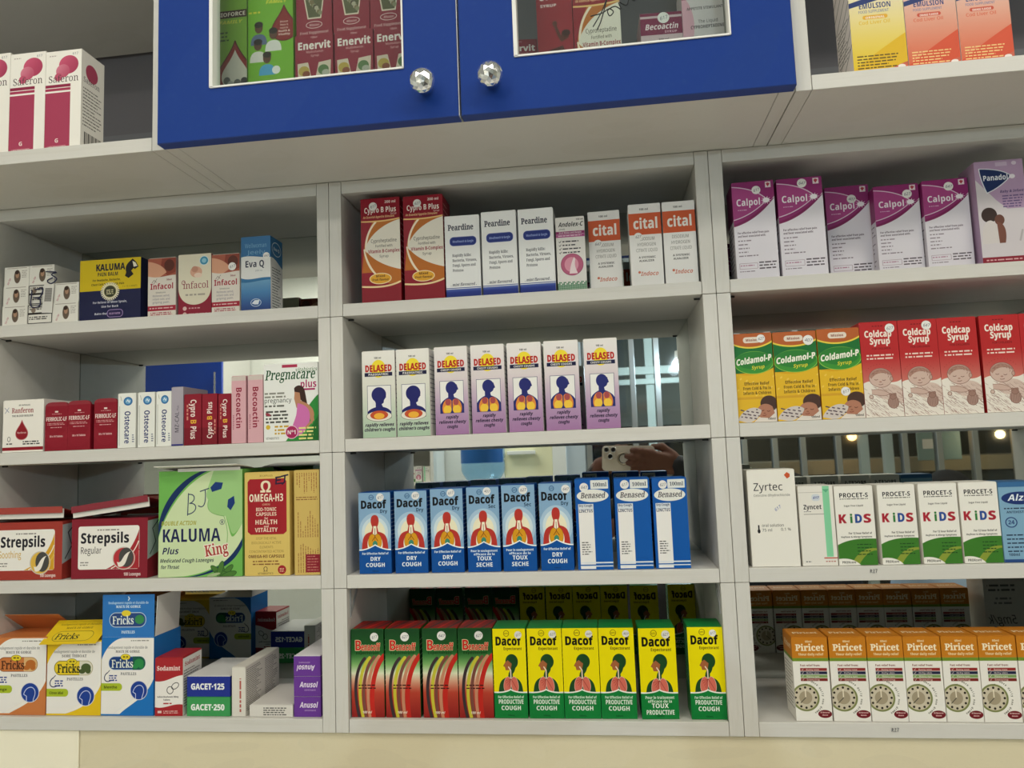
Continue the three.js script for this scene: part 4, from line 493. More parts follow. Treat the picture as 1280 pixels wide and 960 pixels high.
function flapGeo(w, d, uv) {                               // tuck-in lid lying on the top, front crease rounded down
  const { v, u } = uv, g = rb(w - 0.0012, 0.0007, d - 0.0008, 0.0003), t = g.attributes.uv, q = g.attributes.position;
  for (let i = 0; i < q.count; i++) t.setXY(i, 0.01 + (u - 0.02) * (q.getX(i) / w + 0.5), 0.01 + (v - 0.02) * (0.5 - q.getZ(i) / d));
  return g.translate(0, 0.00036, -d / 2);
}
const stickers = ['617', '627', '647', '407'].map((s, i) => flatPrint('sticker' + i, () => { R(0, 0, 100, 100, '#e6e5e1'); c.save(); c.translate(50, 50); c.rotate(-0.25 + i * 0.14); T(s, 0, 16, 44, '#3a3c52', { i: 1, w: 70 }); c.restore(); }, 0.012, 0.012, 6000));
const stickerGeo = (r) => new THREE.CircleGeometry(r, 28);
const NM = new Map();
// put(print, name, label, x0, w, y, zFront, options)
function put(k, name, label, x0, y, z = -0.006, o = {}) {
  const a = bake(k), w = o.w ?? a.w, h = o.h ?? a.h, d = o.d ?? a.d;
  const g = thing(name, label, o.cat ?? 'medicine box', x0 + w / 2, y + 0.0005, z, o.ry ?? 0, o.group);
  if (o.rx) g.rotation.x = o.rx; if (o.rz) g.rotation.z = o.rz;
  obj('carton', cartonGeo(w, h, d, a.uv), a.mat, g);
  if (o.lid !== false) obj('top_flap', flapGeo(w, d, a.uv), a.mat, g, 0, h, 0);
  for (const [su, sv, r, i] of o.st ?? []) obj('price_sticker', stickerGeo(r * w), stickers[i], g, (su - 0.5) * w, h * (1 - sv), 0.0003);
  return g;
}
const ordinal = ['first', 'second', 'third', 'fourth', 'fifth', 'sixth', 'seventh', 'eighth'];
const nth = (i, n) => (i === 0 ? 'leftmost' : i === n - 1 ? 'rightmost' : ordinal[i] + ' from left');

// middle unit, top shelf
{ const y = YS[1];
  [[-0.1938, .136], [-0.1375, .135]].forEach(([x, h], i) => put('cyB', 'syrup_carton', `tall maroon and cream vitamin syrup carton, ${['left', 'right'][i]} of the two on the shelf`, x, y, -.006, { w: .0516, h, group: 'maroon vitamin syrup cartons', st: [[[.32, .075, .105, 0]], [[.36, .07, .1, 1]]][i] }));
  [[-0.0838, .1045, .02], [-0.0369, .1065, -.02], [0.0099, .1063, -.02]].forEach(([x, h, r], i) => put('pea', 'mouthwash_carton', `white mouthwash carton with a blue pill-shaped band, ${['left', 'middle', 'right'][i]} of three`, x, y, -.006, { w: .0443, h, ry: r, group: 'white mouthwash cartons' }));
  put('and', 'throat_spray_carton', 'small white and pink oral rinse carton with green checker base', 0.0568, y);
  [[0.0970, -.022, .0395, -.04], [0.1470, -.006, .0390, 0], [0.1880, -.006, .0390, 0]].forEach(([x, z, w, r], i) => put('cit', 'syrup_carton', `white carton with a broad orange band, ${['left one set apart', 'middle', 'right, against the divider'][i]} of three`, x, y, z, { w, ry: r, group: 'orange banded cartons', st: i < 2 ? [[[.28, .41, .14, 2]], [[.27, .4, .13, 1]]][i] : [] })); }
// middle unit, second shelf
[[-0.1956, .0425], [-0.1513, .0425], [-0.1023, .042], [-0.0560, .042], [-0.0102, .042], [0.0356, .042], [0.0845, .0405]].forEach(([x, w], i) => {
  const kid = i < 2;
  put(kid ? 'delP' : 'delC', 'syrup_carton', kid ? `cough syrup carton with a child silhouette and pale green base, ${['left', 'right'][i]} of two` : `cough syrup carton fading to purple with orange lungs, ${nth(i - 2, 5)} of five`, x, YS[2], -.006, { w, group: kid ? 'green based child syrup cartons' : 'purple chesty syrup cartons', ry: [0, -.03, -.04, -.02, 0, .02, .01][i], st: [] });
});
// middle unit, third shelf
[[-0.2032, .0407, .0989, 'dacD'], [-0.1574, .0409, .0996, 'dacD'], [-0.1119, .0405, .1008, 'dacD'], [-0.0666, .040, .1015, 'dacS'], [-0.0232, .0405, .1028, 'dacS'], [0.0224, .0394, .1034, 'dacD']].forEach(([x, w, h, k], i) => put(k, 'syrup_carton', `light blue cough syrup carton with a red torso, ${nth(i, 6)} of six`, x, YS[3], -.006, { w, h, group: 'light blue cough syrup cartons', st: [[[.68, .06, .12, i % 4]], [[.66, .06, .12, 1]], [[.64, .05, .12, 0]], [[.64, .05, .12, 3]], [[.66, .06, .13, 1]], [[.83, .07, .13, 2]]][i] }));
[[0.0663, .0418], [0.1131, .0418], [0.1579, .0401]].forEach(([x, w], i) => put('ben', 'syrup_carton', `deep blue linctus carton with white stripe and oval, ${['left', 'middle', 'right'][i]} of three`, x, YS[3], -.006, { w, h: [.1070, .1062, .1052][i], group: 'deep blue linctus cartons', st: [[[.26, .09, .125, 2]], [[.3, .065, .125, 0]], [[.31, .07, .125, 1]]][i] }));
// middle unit, bottom shelf
[[-0.2162, .0412], [-0.1731, .0428], [-0.1266, .0428], [-0.0826, .0414]].forEach(([x, w], i) => put('bco', 'syrup_carton', `green to red cough syrup carton with curved ribbons, ${nth(i, 4)} of four`, x, YS[4], -.007, { w, group: 'green and red cough syrup cartons', st: [[[.72, .085, .125, 0], [.58, .085, .125, 1], [.56, .075, .125, 2], [.62, .075, .125, 1]][i]] }));
[[-0.0400, .0395], [0.0015, .041], [0.0433, .0422], [0.0863, .0410], [0.1326, .0425], [0.1890, .0400]].forEach(([x, w], i) => put(i === 4 ? 'dayT' : 'dayP', 'syrup_carton', `yellow and green cough syrup carton with pink lungs, ${nth(i, 6)} of six`, x, YS[4], -.007, { w, group: 'yellow and green cough syrup cartons', ry: i === 4 ? .03 : 0, st: [[[.78, .07, .11, i % 4]], [[.74, .065, .11, 1]], [[.75, .065, .1, 2]], [[.78, .065, .1, 3]], [[.74, .07, .11, 1]], [[.72, .065, .1, 0]]][i] }));

// right unit
[[0.2724, -.006, .0490], [0.3252, -.006, .0520], [0.3934, -.05, .0515], [0.4440, -.03, .0510], [0.4960, -.02, .0500]].forEach(([x, z, w], i) => put('cal', 'syrup_carton', `white and magenta pain syrup carton, ${nth(i, 5)} of five`, x, YS[1], z, { w, h: i === 4 ? .108 : i === 3 ? .109 : .119, ry: [-.03, -.03, -.04, -.05, -.05][i], group: 'magenta pain syrup cartons', st: [[[.58, .09, .105, 0]], [[.56, .055, .105, 2]], [[.6, .14, .105, 3]], [[.74, .11, .105, 1]], [[.58, .08, .105, 2]]][i] }));
put('pan', 'syrup_carton', 'lilac and white infant syrup carton with a navy shield, at the right edge', 0.5488, YS[1], -.006, { ry: -.02, d: .04 });
[[0.2623, .0445], [0.3079, .0490], [0.3583, .0474]].forEach(([x, w], i) => put('cda', 'syrup_carton', `green and yellow cold syrup carton with a sleeping baby, ${['left', 'middle', 'right'][i]} of three`, x, YS[2], -.006, { w, h: [.1052, .1046, .1055][i], group: 'green and yellow cold syrup cartons', st: [[[.72, .06, .11, 1]], [[.82, .1, .12, 3]], [[.58, .7, .11, 0]]][i] }));
[[0.4063, .0420], [0.4489, .0424], [0.4917, .0424], [0.5376, .0420], [0.5800, .0420]].forEach(([x, w], i) => put('ccp', 'syrup_carton', `red cold syrup carton with a sketched infant, ${nth(i, 5)} of five`, x, YS[2], -.006, { w, h: .1108, group: 'red cold syrup cartons', st: [[[.8, .07, .125, 1]], [[.74, .06, .125, 2]], [], [], []][i] }));
put('zyr', 'syrup_carton', 'plain white oral solution carton, tallest on the right unit third shelf', 0.2679, YS[3], -.006, { ry: -.02 });
put('zyn', 'syrup_carton', 'white carton with a vertical mint green stripe', 0.3240, YS[3], -.006);
[[0.3640, .0422], [0.4114, .0403], [0.4556, .0410], [0.4988, .0405]].forEach(([x, w], i) => put('pro', 'syrup_carton', `white children's allergy carton with a green hill base, ${nth(i, 4)} of four`, x, YS[3], -.006, { w, group: 'green based allergy cartons' }));
put('alz', 'syrup_carton', 'pale blue allergy syrup carton with a navy oval, at the right edge', 0.5405, YS[3]);
for (let i = 0; i < 8; i++) put('pir', 'syrup_carton', `white allergy syrup carton with an orange top and dial, ${nth(i, 8)} of the row`, [0.3044, 0.3450, 0.3858, 0.4248, 0.4646, 0.5032, 0.5430, 0.5828][i], YS[4], -.004, { w: [.0390, .0398, .0383, .0388, .0378, .0386, .039, .039][i], group: 'orange topped allergy cartons' });
put('dose', 'medicine_carton', 'white carton with a handwritten dose, right of the orange topped cartons', 0.632, YS[4], -.02);

// left unit, top shelf
{ const y = YS[1];
  const spots = [[-.7005, 0, 'pile'], [-.6630, 0, 'pileB'], [-.6255, 0, 'pile'], [-.7005, 1, 'pile'], [-.6630, 1, 'pileB'], [-.6255, 1, 'pile'], [-.7005, 2, 'pile'], [-.6630, 2, 'pile']];
  spots.forEach(([x, r, k], i) => put(k, 'small_packet_box', `small white packet box in the left pile, ${['bottom', 'middle', 'top'][r]} row ${['left', 'centre', 'right'][i % 3]}`, x, y + r * .0272, -.006 - r * .001, { w: .0370, h: .027, group: 'pile of small white packets', lid: false, cat: 'packet box' }));
  const bag = thing('barcode_slip', 'white barcode slip with inked loops leaning on the small packets', 'slip', -.632, y + .0005, -.0042); bag.rotation.x = -0.02;
  const slip = flatPrint('slip', (H) => { R(0, 0, 100, H, '#e2dfd8'); for (let i = 0; i < 34; i++) R(16, 40 + i * 3.6, 68, i % 3 ? 1.6 : 2.6, '#34302e'); }, 0.015, 0.04, 6000);
  obj('paper', bx(.015, .040, .0004), slip, bag, 0, .034, 0); bag.children[0].rotation.z = -0.05;
  const ink = mat(0x23264a, 0.6), loop = (pts) => new THREE.TubeGeometry(new THREE.CatmullRomCurve3(pts.map(([a, b]) => new THREE.Vector3(a, b, 0.0004))), 30, 0.0009, 5);
  obj('ink_loop', loop([[-.020, .047], [-.008, .048], [-.012, .036], [-.022, .036], [-.012, .034], [-.012, .024], [-.024, .024], [-.024, .046]]), ink, bag); obj('ink_loop', loop([[-.004, .071], [.012, .069], [.004, .067], [.012, .060], [.004, .054], [-.002, .058], [.006, .062]]), ink, bag);
  put('kbal', 'balm_carton', 'yellow and navy pain balm carton with a white cog emblem', -0.5864, y, -.006, { lid: false });
  put('infA', 'drops_carton', 'white colic drops carton with a mother photo, beside the navy balm', -0.4878, y, -.006, { group: 'colic drops cartons', w: .0395, h: .0782 });
  put('infB', 'drops_carton', 'cream and burgundy colic drops carton between the two photo cartons', -0.4444, y, -.006, { ry: .02 });
  put('infA', 'drops_carton', 'white colic drops carton with a mother photo, beside the blue wash', -0.3977, y, -.006, { group: 'colic drops cartons', w: .0385, h: .0772, st: [[.74, .22, .14, 0]] });
  put('eva', 'wash_carton', 'blue and white intimate wash carton with a wave print', -0.3570, y, -.006, { st: [[.86, .27, .11, 2]] }); }
// left unit, second shelf
{ const y = YS[2];
  put('ran', 'capsule_carton', 'cream blood builder capsule carton with a red drop', -0.6948, y, -.006, { w: .0595 });
  [[-.6328, .0643], [-.6001, .0650], [-.5623, .0662]].forEach(([x, h], i) => { const t = put('fer', 'tablet_carton', `maroon tablet carton with a curved top edge, ${['left', 'middle', 'right'][i]} of three`, x, y, -.006 + i * 0, { w: .0325, h: h - .005, lid: false, group: 'maroon tablet cartons' });
    const sh = new THREE.Shape(); sh.moveTo(-.0162, 0); sh.quadraticCurveTo(-.0155, .005, -.006, .0052); sh.lineTo(.008, .0052); sh.quadraticCurveTo(.0155, .005, .0162, 0); obj('curved_edge', new THREE.ExtrudeGeometry(sh, { depth: .003, bevelEnabled: false }).translate(0, h - .005, -.003), mat(0x8a1728, .45), t); });
  [[-.5283, .0250], [-.5001, .0235], [-.4744, .0210]].forEach(([x, w], i) => put('ost', 'tablet_carton', `slim white carton with a blue badge and vertical lettering, ${['left', 'middle', 'right'][i]} of three`, x, y, -.006, { w, group: 'slim white supplement cartons' }));
  put('mzc', 'tablet_carton', 'slim grey supplement carton with dark vertical lettering', -.4531, y, -.006);
  put('cyFd', 'tablet_carton', 'maroon tablet carton with lettering running down, beside the grey carton', -.4355, y, -.006, { w: .0236, group: 'maroon vitamin tablet cartons' });
  put('cyFu', 'tablet_carton', 'maroon tablet carton with lettering running up, middle of three', -.4108, y, -.006, { w: .0207, group: 'maroon vitamin tablet cartons' });
  put('cyFd', 'tablet_carton', 'maroon tablet carton with lettering running down, beside the pink carton', -.3885, y, -.006, { w: .0172, h: .0642, group: 'maroon vitamin tablet cartons' });
  [[-.3704, .0195], [-.3482, .0203]].forEach(([x, w], i) => put('bec', 'tablet_carton', `slim pink carton with maroon vertical lettering, ${['left', 'right'][i]} of two`, x, y, -.006, { w, group: 'slim pink cartons' }));
  put('pre', 'supplement_carton', 'white and green pregnancy supplement carton with a woman in pink', -.3266, y, -.006, { w: .0728 }); }
// left unit, third shelf
{ const y = YS[3], lidMat = (k) => mat(k, .45), inner = mat(0xe4e0d8, .6);
  const openLid = (g, w, h, d, k, tilt) => {              // raised lid hinged at the back, tuck strip hanging in front
    const l = obj('open_lid', bx(w, .0008, d).translate(0, 0, d / 2), lidMat(k), g, 0, h + .0006, -d); l.rotation.x = -tilt;
    const f = obj('tuck_strip', bx(w, .012, .0008).translate(0, -.006, 0), inner, l, 0, 0, d); f.rotation.x = tilt * .9;
    const e = obj('lid_border', bx(w, .0085, .0006).translate(0, .0043, .0008), lidMat(k), l, 0, -.006, d + .0008); e.rotation.x = tilt * .9;
  };
  const a = put('stH', 'lozenge_carton', 'orange red lozenge box with a golden swirl, at the left edge', -.7055, y, -.006, { w: .1011, lid: false }); openLid(a, .1005, .0744, .06, 0xa23a30, .27);
  const b = put('stR', 'lozenge_carton', 'dark red lozenge box with a red swirl and lifted lid', -.5911, y, -.006, { w: .1063, lid: false }); openLid(b, .1057, .0763, .06, 0x86202f, .22);
  b.getObjectByName('open_lid').rotation.z = .12; b.getObjectByName('open_lid').position.y += .0062;
  const k = put('kpl', 'lozenge_carton', 'large green cough lozenge box with inked letters and aloe leaf', -.4698, y, -.006, { lid: false });
  const f = obj('open_lid', bx(.112, .0008, .05).translate(0, 0, .025), inner, k, .001, .1348, -.035); f.rotation.x = -.12; obj('torn_edge', bx(.085, .004, .0006), inner, k, .012, .1352, .0006);
  put('ome', 'capsule_carton', 'gold and red tonic capsule carton with an omega sign', -.3529, y, -.006, {});
  put('omS', 'capsule_carton', 'gold capsule carton showing its printed side, beside the divider', -.2870, y, -.006, { w: .033 }); }
// left unit, bottom shelf
{ const y = YS[4];
  const o = put('frO', 'pastille_carton', 'white and orange throat pastille box at the left edge', -.7035, y, -.007, { w: .0790, lid: false });
  const ol = obj('open_lid', bx(.0785, .0007, .042).translate(0, 0, .021), mat(0xc97a43, .4), o, 0, .0975, -.055); ol.rotation.x = -.62; 
  const ys = put('frY', 'pastille_carton', 'white and yellow throat pastille box with its lid folded forward', -.6229, y, -.007, { lid: false, h: .0925 });
  const yl = obj('open_lid', [new THREE.PlaneGeometry(.078, .043)][0].translate(0, .0215, 0), flatPrint('frYf', A.frY.flap, .078, .043, 4000, { side: THREE.DoubleSide }), ys, -.004, .0905, .0085); yl.rotation.x = -1.02; yl.rotation.z = .02;
  obj('lid_shoulder', bx(.0745, .0006, .052).translate(0, .0925, -.028), mat(0xe6c01c, .45), ys);
  const b = put('frB', 'pastille_carton', 'white and blue menthol pastille box with an upright lid flap', -.5470, y, -.007, { lid: false });
  obj('upright_flap', bx(.0712, .0530, .0008).translate(0, .0265, 0), [mat(0x1c72be, .45), mat(0x1c72be, .45), mat(0x1c72be, .45), mat(0x1c72be, .45), flatPrint('frBf', A.frB.flap, .0712, .053), mat(0xe4e2dc, .6)], b, 0, .0969, -.0008);
  obj('side_lid', bx(.0008, .050, .052).translate(0, .025, -.026), mat(0xe4e2dc, .6), b, .0352, .0969, -.004).rotation.z = -.05;
  obj('inner_lid', bx(.070, .0006, .056).translate(0, 0, -.03), mat(0xe4e2dc, .6), b, 0, .0966, 0);
  put('sod', 'tablet_carton', 'small red and white antacid tablet carton', -.4729, y, -.007, { ry: .04 });
  put('gacG', 'suppository_carton', 'flat green suppository carton under the blue one', -.4303, y, -.007, { w: .057 });
  put('gacB', 'suppository_carton', 'flat royal blue suppository carton on the green one', -.4303, y + .0236, -.007, { w: .057 });
  put('whV', 'medicine_carton', 'thin white carton standing on edge beside the blue and green cartons', -.3707, y, -.007, {});
  put('whQ', 'medicine_carton', 'flat white carton lying beside the purple stack', -.3475, y, -.007, { w: .056 });
  ['anu', 'anu', 'anuF'].forEach((k, i) => put(k, 'ointment_carton', `purple ointment carton, ${['bottom', 'middle', 'top upside down one'][i]} of the stack of three`, -.2898, y + i * .0242, -.007, { w: .0343, h: .0238, group: 'stack of purple ointment cartons', lid: i === 2 })); }

// upper left shelf, upper right shelf, behind the glass doors
const YC = YU + Tk;
[-.6258, -.5794, -.5330].forEach((x, i) => put('saf', 'wash_carton', `white and raspberry wash carton, ${['left, cut by the edge', 'middle', 'right, with its side showing'][i]} of three`, x, YC, .128, { w: .0460, h: [.1256, .1227, .1207][i], group: 'raspberry wash cartons', lid: false }));
put('emY', 'emulsion_carton', 'yellow cod liver oil emulsion carton on the upper right shelf', .3777, YC, .128, { lid: false });
[.4314, .4819].forEach((x, i) => put('emO', 'emulsion_carton', `orange cod liver oil emulsion carton, ${['middle of three on the upper right shelf', 'rightmost on the upper right shelf'][i]}`, x, YC, .128, { w: .0497, group: 'orange emulsion cartons', lid: false }));
put('bioA', 'tonic_carton', 'green tonic carton with a teardrop, leftmost behind the left glass door', -.3340, YC, .10, { lid: false });
put('bioB', 'tonic_carton', 'bright green tonic carton with a family photo behind the left glass', -.2932, YC, .10, { lid: false });
[[-.2348, 0], [-.1864, 0], [-.1386, 0], [-.2348, 1], [-.1890, 1], [-.1440, 1]].forEach(([x, r], i) => put('ene', 'syrup_carton', `crimson multivitamin carton behind the left glass, ${r ? 'upper' : 'lower'} row ${['left', 'middle', 'right'][i % 3]}`, x, YC + r * .1250, .10 - r * .004, { w: r ? .0440 : .0462, h: r ? .122 : .124, group: 'crimson multivitamin cartons', lid: false }));
put('ene', 'syrup_carton', 'crimson multivitamin carton behind the right glass, at its lower left corner', .0070, YC, .088, { w: .0430, h: .098, ry: .10, group: 'crimson multivitamin cartons', lid: false });
put('cyp', 'syrup_carton', 'red appetite syrup carton with a reaching child silhouette behind the right glass', .0516, YC, .10, { lid: false, st: [[.5, .69, .13, 1]] });
put('cyB', 'syrup_carton', 'maroon and cream vitamin syrup carton behind the right glass door', .0927, YC, .10, { w: .0524, h: .157, lid: false });
put('bcs', 'syrup_carton', 'small plum and white syrup carton behind the right glass door', .1664, YC, .10, { ry: .04, lid: false, st: [[.56, .06, .14, 0]] });
put('app', 'syrup_carton', 'pale pink appetite liquid carton, rightmost behind the right glass door', .2125, YC, .10, { h: .140, lid: false });
// handwriting on the right door glass
{ const pts = (q) => q.map(([a, b]) => new THREE.Vector3(a + .006, EYE + b - .022, 0)), w = obj('ink_scribble', new THREE.TubeGeometry(new THREE.CatmullRomCurve3(pts([[.108, .470], [.118, .486], [.124, .500], [.116, .474], [.112, .466]])), 40, .0006, 5), M.black, scene.getObjectByName('wall_cabinet').getObjectsByProperty('name', 'door')[1], 0, 0, 0.0078);
  obj('ink_scribble', new THREE.TubeGeometry(new THREE.CatmullRomCurve3(pts([[.106, .482], [.118, .484], [.126, .488], [.130, .484], [.126, .480], [.124, .486], [.132, .490], [.138, .486], [.136, .494], [.144, .490], [.148, .498], [.152, .494], [.158, .502]])), 80, .0006, 5), M.black, w.parent, 0, 0, .0078); }
// ---------- what the mirrors show: the rest of the shop ----------
// cream door in a white frame, grey side panel
struct('door_1', span(-0.47, -0.197, 0, 2.30, BACK - 0.035, BACK - 0.001, 0.003), mat(0xf0eec8, 0.5));
struct('trim_1', span(-0.196, -0.118, 0, 2.38, BACK - 0.05, BACK - 0.001, 0.003), M.white);
struct('trim_2', span(-0.55, -0.471, 0, 2.38, BACK - 0.05, BACK - 0.001, 0.003), M.white);
struct('trim_3', span(-0.47, -0.197, 2.301, 2.38, BACK - 0.05, BACK - 0.001, 0.003), M.white);
struct('wall_pier', span(-0.117, -0.012, 0, CEIL, BACK - 0.03, BACK - 0.0005), mat(0xb9c2c8, 0.6));
obj('push_bar', rb(0.16, 0.022, 0.03, 0.004), M.white, scene.getObjectByName('door_1'), -0.37, EYE + 0.012, BACK - 0.055);
// blue cupboard and display shelf on the opposite wall
{ const g = thing('blue_cupboard', 'tall royal blue cupboard reflected in the left mirror', 'cupboard', -2.232, 1.86, BACK - 0.18);
  obj('body', rb(0.466, 0.98, 0.32, 0.003), M.board, g, 0, 0.49, 0.01); obj('door', rb(0.466, 0.98, 0.018, 0.003), mat(0x1f49b4, 0.35), g, 0, 0.49, -0.160); obj('handle', new THREE.CylinderGeometry(.005, .005, .12, 10), M.chrome, g, 0.2, 0.3, -0.185);
  const s = thing('display_cabinet', 'white display cabinet with small packs, left of the cream door in the mirror', 'cabinet', -0.935, 1.30, BACK - 0.15);
  const wd = 0.21; obj('back', bx(wd, .75, .01), M.white, s, 0, .375, .14); for (const x of [-wd / 2, wd / 2]) obj('side', bx(.018, .75, .28), M.white, s, x, .375, 0); for (const y of [0, .26, .52, .75]) obj('shelf', bx(wd - .02, .012, .27), M.white, s, 0, y, 0);
  const ks = ['ost', 'pro', 'and', 'zyn'], lb = ['white pack leftmost in the mirrored display cabinet', 'white pack second from left in the mirrored display cabinet', 'white pack third from left in the mirrored display cabinet', 'white pack rightmost in the mirrored display cabinet'];
  ks.forEach((k, i) => put(k, 'medicine_carton', lb[i], -1.016 + i * .043, 1.566, BACK - .24, { ry: 0, lid: false, group: 'packs in the mirrored display cabinet' })); scene.children.slice(-4).forEach((o) => { o.rotation.y = Math.PI; o.position.z = BACK - .26; }); }
// water dispenser with an upturned bottle
{ const g = thing('water_dispenser', 'white water dispenser standing by the cream door', 'dispenser', -0.545, 0, 2.68);
  obj('stand', rb(.34, .50, .32, .01), mat(0xb0b4b6, .5), g, 0, .25, 0); obj('body', rb(.31, .96, .30, .02), M.white, g, 0, .983, 0); obj('tap', new THREE.CylinderGeometry(.012, .012, .05, 12).rotateX(Math.PI / 2), mat(0x2a5fb0, .4), g, -.05, 1.25, -.17); obj('tap', new THREE.CylinderGeometry(.012, .012, .05, 12).rotateX(Math.PI / 2), mat(0xb03030, .4), g, .05, 1.25, -.17); obj('drip_tray', rb(.22, .03, .08, .004), mat(0x70767a, .5), g, 0, 1.05, -.185);
  const b = thing('water_bottle', 'large clear blue water bottle upside down on the dispenser', 'bottle', -0.545, 1.465, 2.68);
  const prof = [[0.0, 0], [.03, 0], [.03, .04], [.055, .06], [.105, .135], [.117, .16], [.117, .21], [.111, .217], [.117, .225], [.117, .30], [.111, .307], [.117, .315], [.117, .40], [.10, .42], [0, .425]].map(([x, y]) => new THREE.Vector2(x, y));
  obj('shell', new THREE.LatheGeometry(prof, 40), new THREE.MeshPhysicalMaterial({ color: 0xc4e2f4, roughness: 0.06, transmission: 0.85, thickness: 0 }), b);
  obj('label_band', new THREE.CylinderGeometry(.1185, .1185, .075, 40, 1, true, Math.PI * 0.6, Math.PI * 0.8), mat(0x1a5fa8, .4, { side: THREE.DoubleSide }), b, 0, .238, 0); }
// aluminium and glass partition
{ const g = thing('glass_partition', 'aluminium framed glass partition across the shop front, seen in the mirrors', 'partition', 0, 0, BACK);
  const posts = [0.012, 0.272, 0.41, 0.70, 0.858, 1.019, 1.166, 1.349, 1.689, 1.862, 2.042, 2.25, 2.60, 3.0, 3.55];
  posts.forEach((x) => { obj('mullion', rb(.030, CEIL - .02, .05, .003), M.alu, g, x, CEIL / 2, 0); });
  for (let i = 0; i + 1 < posts.length; i++) { const a = posts[i] + .016, b = posts[i + 1] - .016; obj('pane', bx(b - a, CEIL - .3, .005), M.glass, g, (a + b) / 2, CEIL / 2 + .02, 0); }
  obj('rail', rb(3.55, .06, .05, .003), M.alu, g, 1.79, .06, .052); obj('rail', rb(3.55, .06, .05, .003), M.alu, g, 1.79, CEIL - .05, .052);
  const w = thing('white_frame', 'bright white frame with crossbars beyond the glass partition', 'frame', 0, 0, BACK + .55);
  for (const x of [0.40, 1.66, 1.80]) obj('post', rb(.052, CEIL - .02, .05, .003), M.white, w, x, CEIL / 2 - .005, 0);
  obj('crossbar', rb(.70, .05, .04, .003), M.white, w, .36, EYE + .50, -.046); obj('crossbar', rb(.70, .035, .04, .003), M.white, w, .36, EYE + .43, -.046); }
// lamps seen in the mirrors
function lamp(name, label, x, y, z, k, r, power, cord) {
  const g = thing(name, label, 'lamp', x, y, z);
  obj('bulb', new THREE.SphereGeometry(r, 24, 16), new THREE.MeshStandardMaterial({ color: 0xffffff, emissive: k, emissiveIntensity: 7 }), g);
  obj('socket', new THREE.CylinderGeometry(r * .5, r * .6, r * 1.4, 16), M.white, g, 0, r * 1.5, 0);
  obj('cord', new THREE.CylinderGeometry(.003, .003, cord, 8), M.white, g, 0, r * 2 + cord / 2, 0);
  const l = new THREE.PointLight(k, power); l.position.set(x, y, z); l.castShadow = true; scene.add(l);
}
lamp('pendant_lamp', 'cold white bulb hanging inside the glass partition', .517, EYE + .456, 2.86, 0xdff3ff, .034, 2.2, CEIL - EYE - .456 - .056);
lamp('pendant_lamp', 'warm amber bulb hanging in the passage beyond the partition', 1.865, EYE + .045, 4.4, 0xffc070, .032, .5, CEIL - EYE - .045 - .064);
lamp('pendant_lamp', 'warm bulb hanging furthest right in the passage', 2.86, EYE + .02, 4.4, 0xffd9a0, .03, .4, CEIL - EYE - .02 - .06);
{ const s = thing('notice_board', 'pale blue notice board on a stand beyond the partition', 'sign', 2.53, 0, 4.6); obj('panel', rb(.30, .34, .02, .003), mat(0x6f8c9a, .5), s, 0, EYE + .02, 0); obj('paper', bx(.13, .07, .004), mat(0xc9d0e0, .5), s, -.05, EYE - .03, -.013); obj('stand', bx(.03, EYE - .15, .03), M.alu, s, 0, (EYE - .15) / 2, 0); }

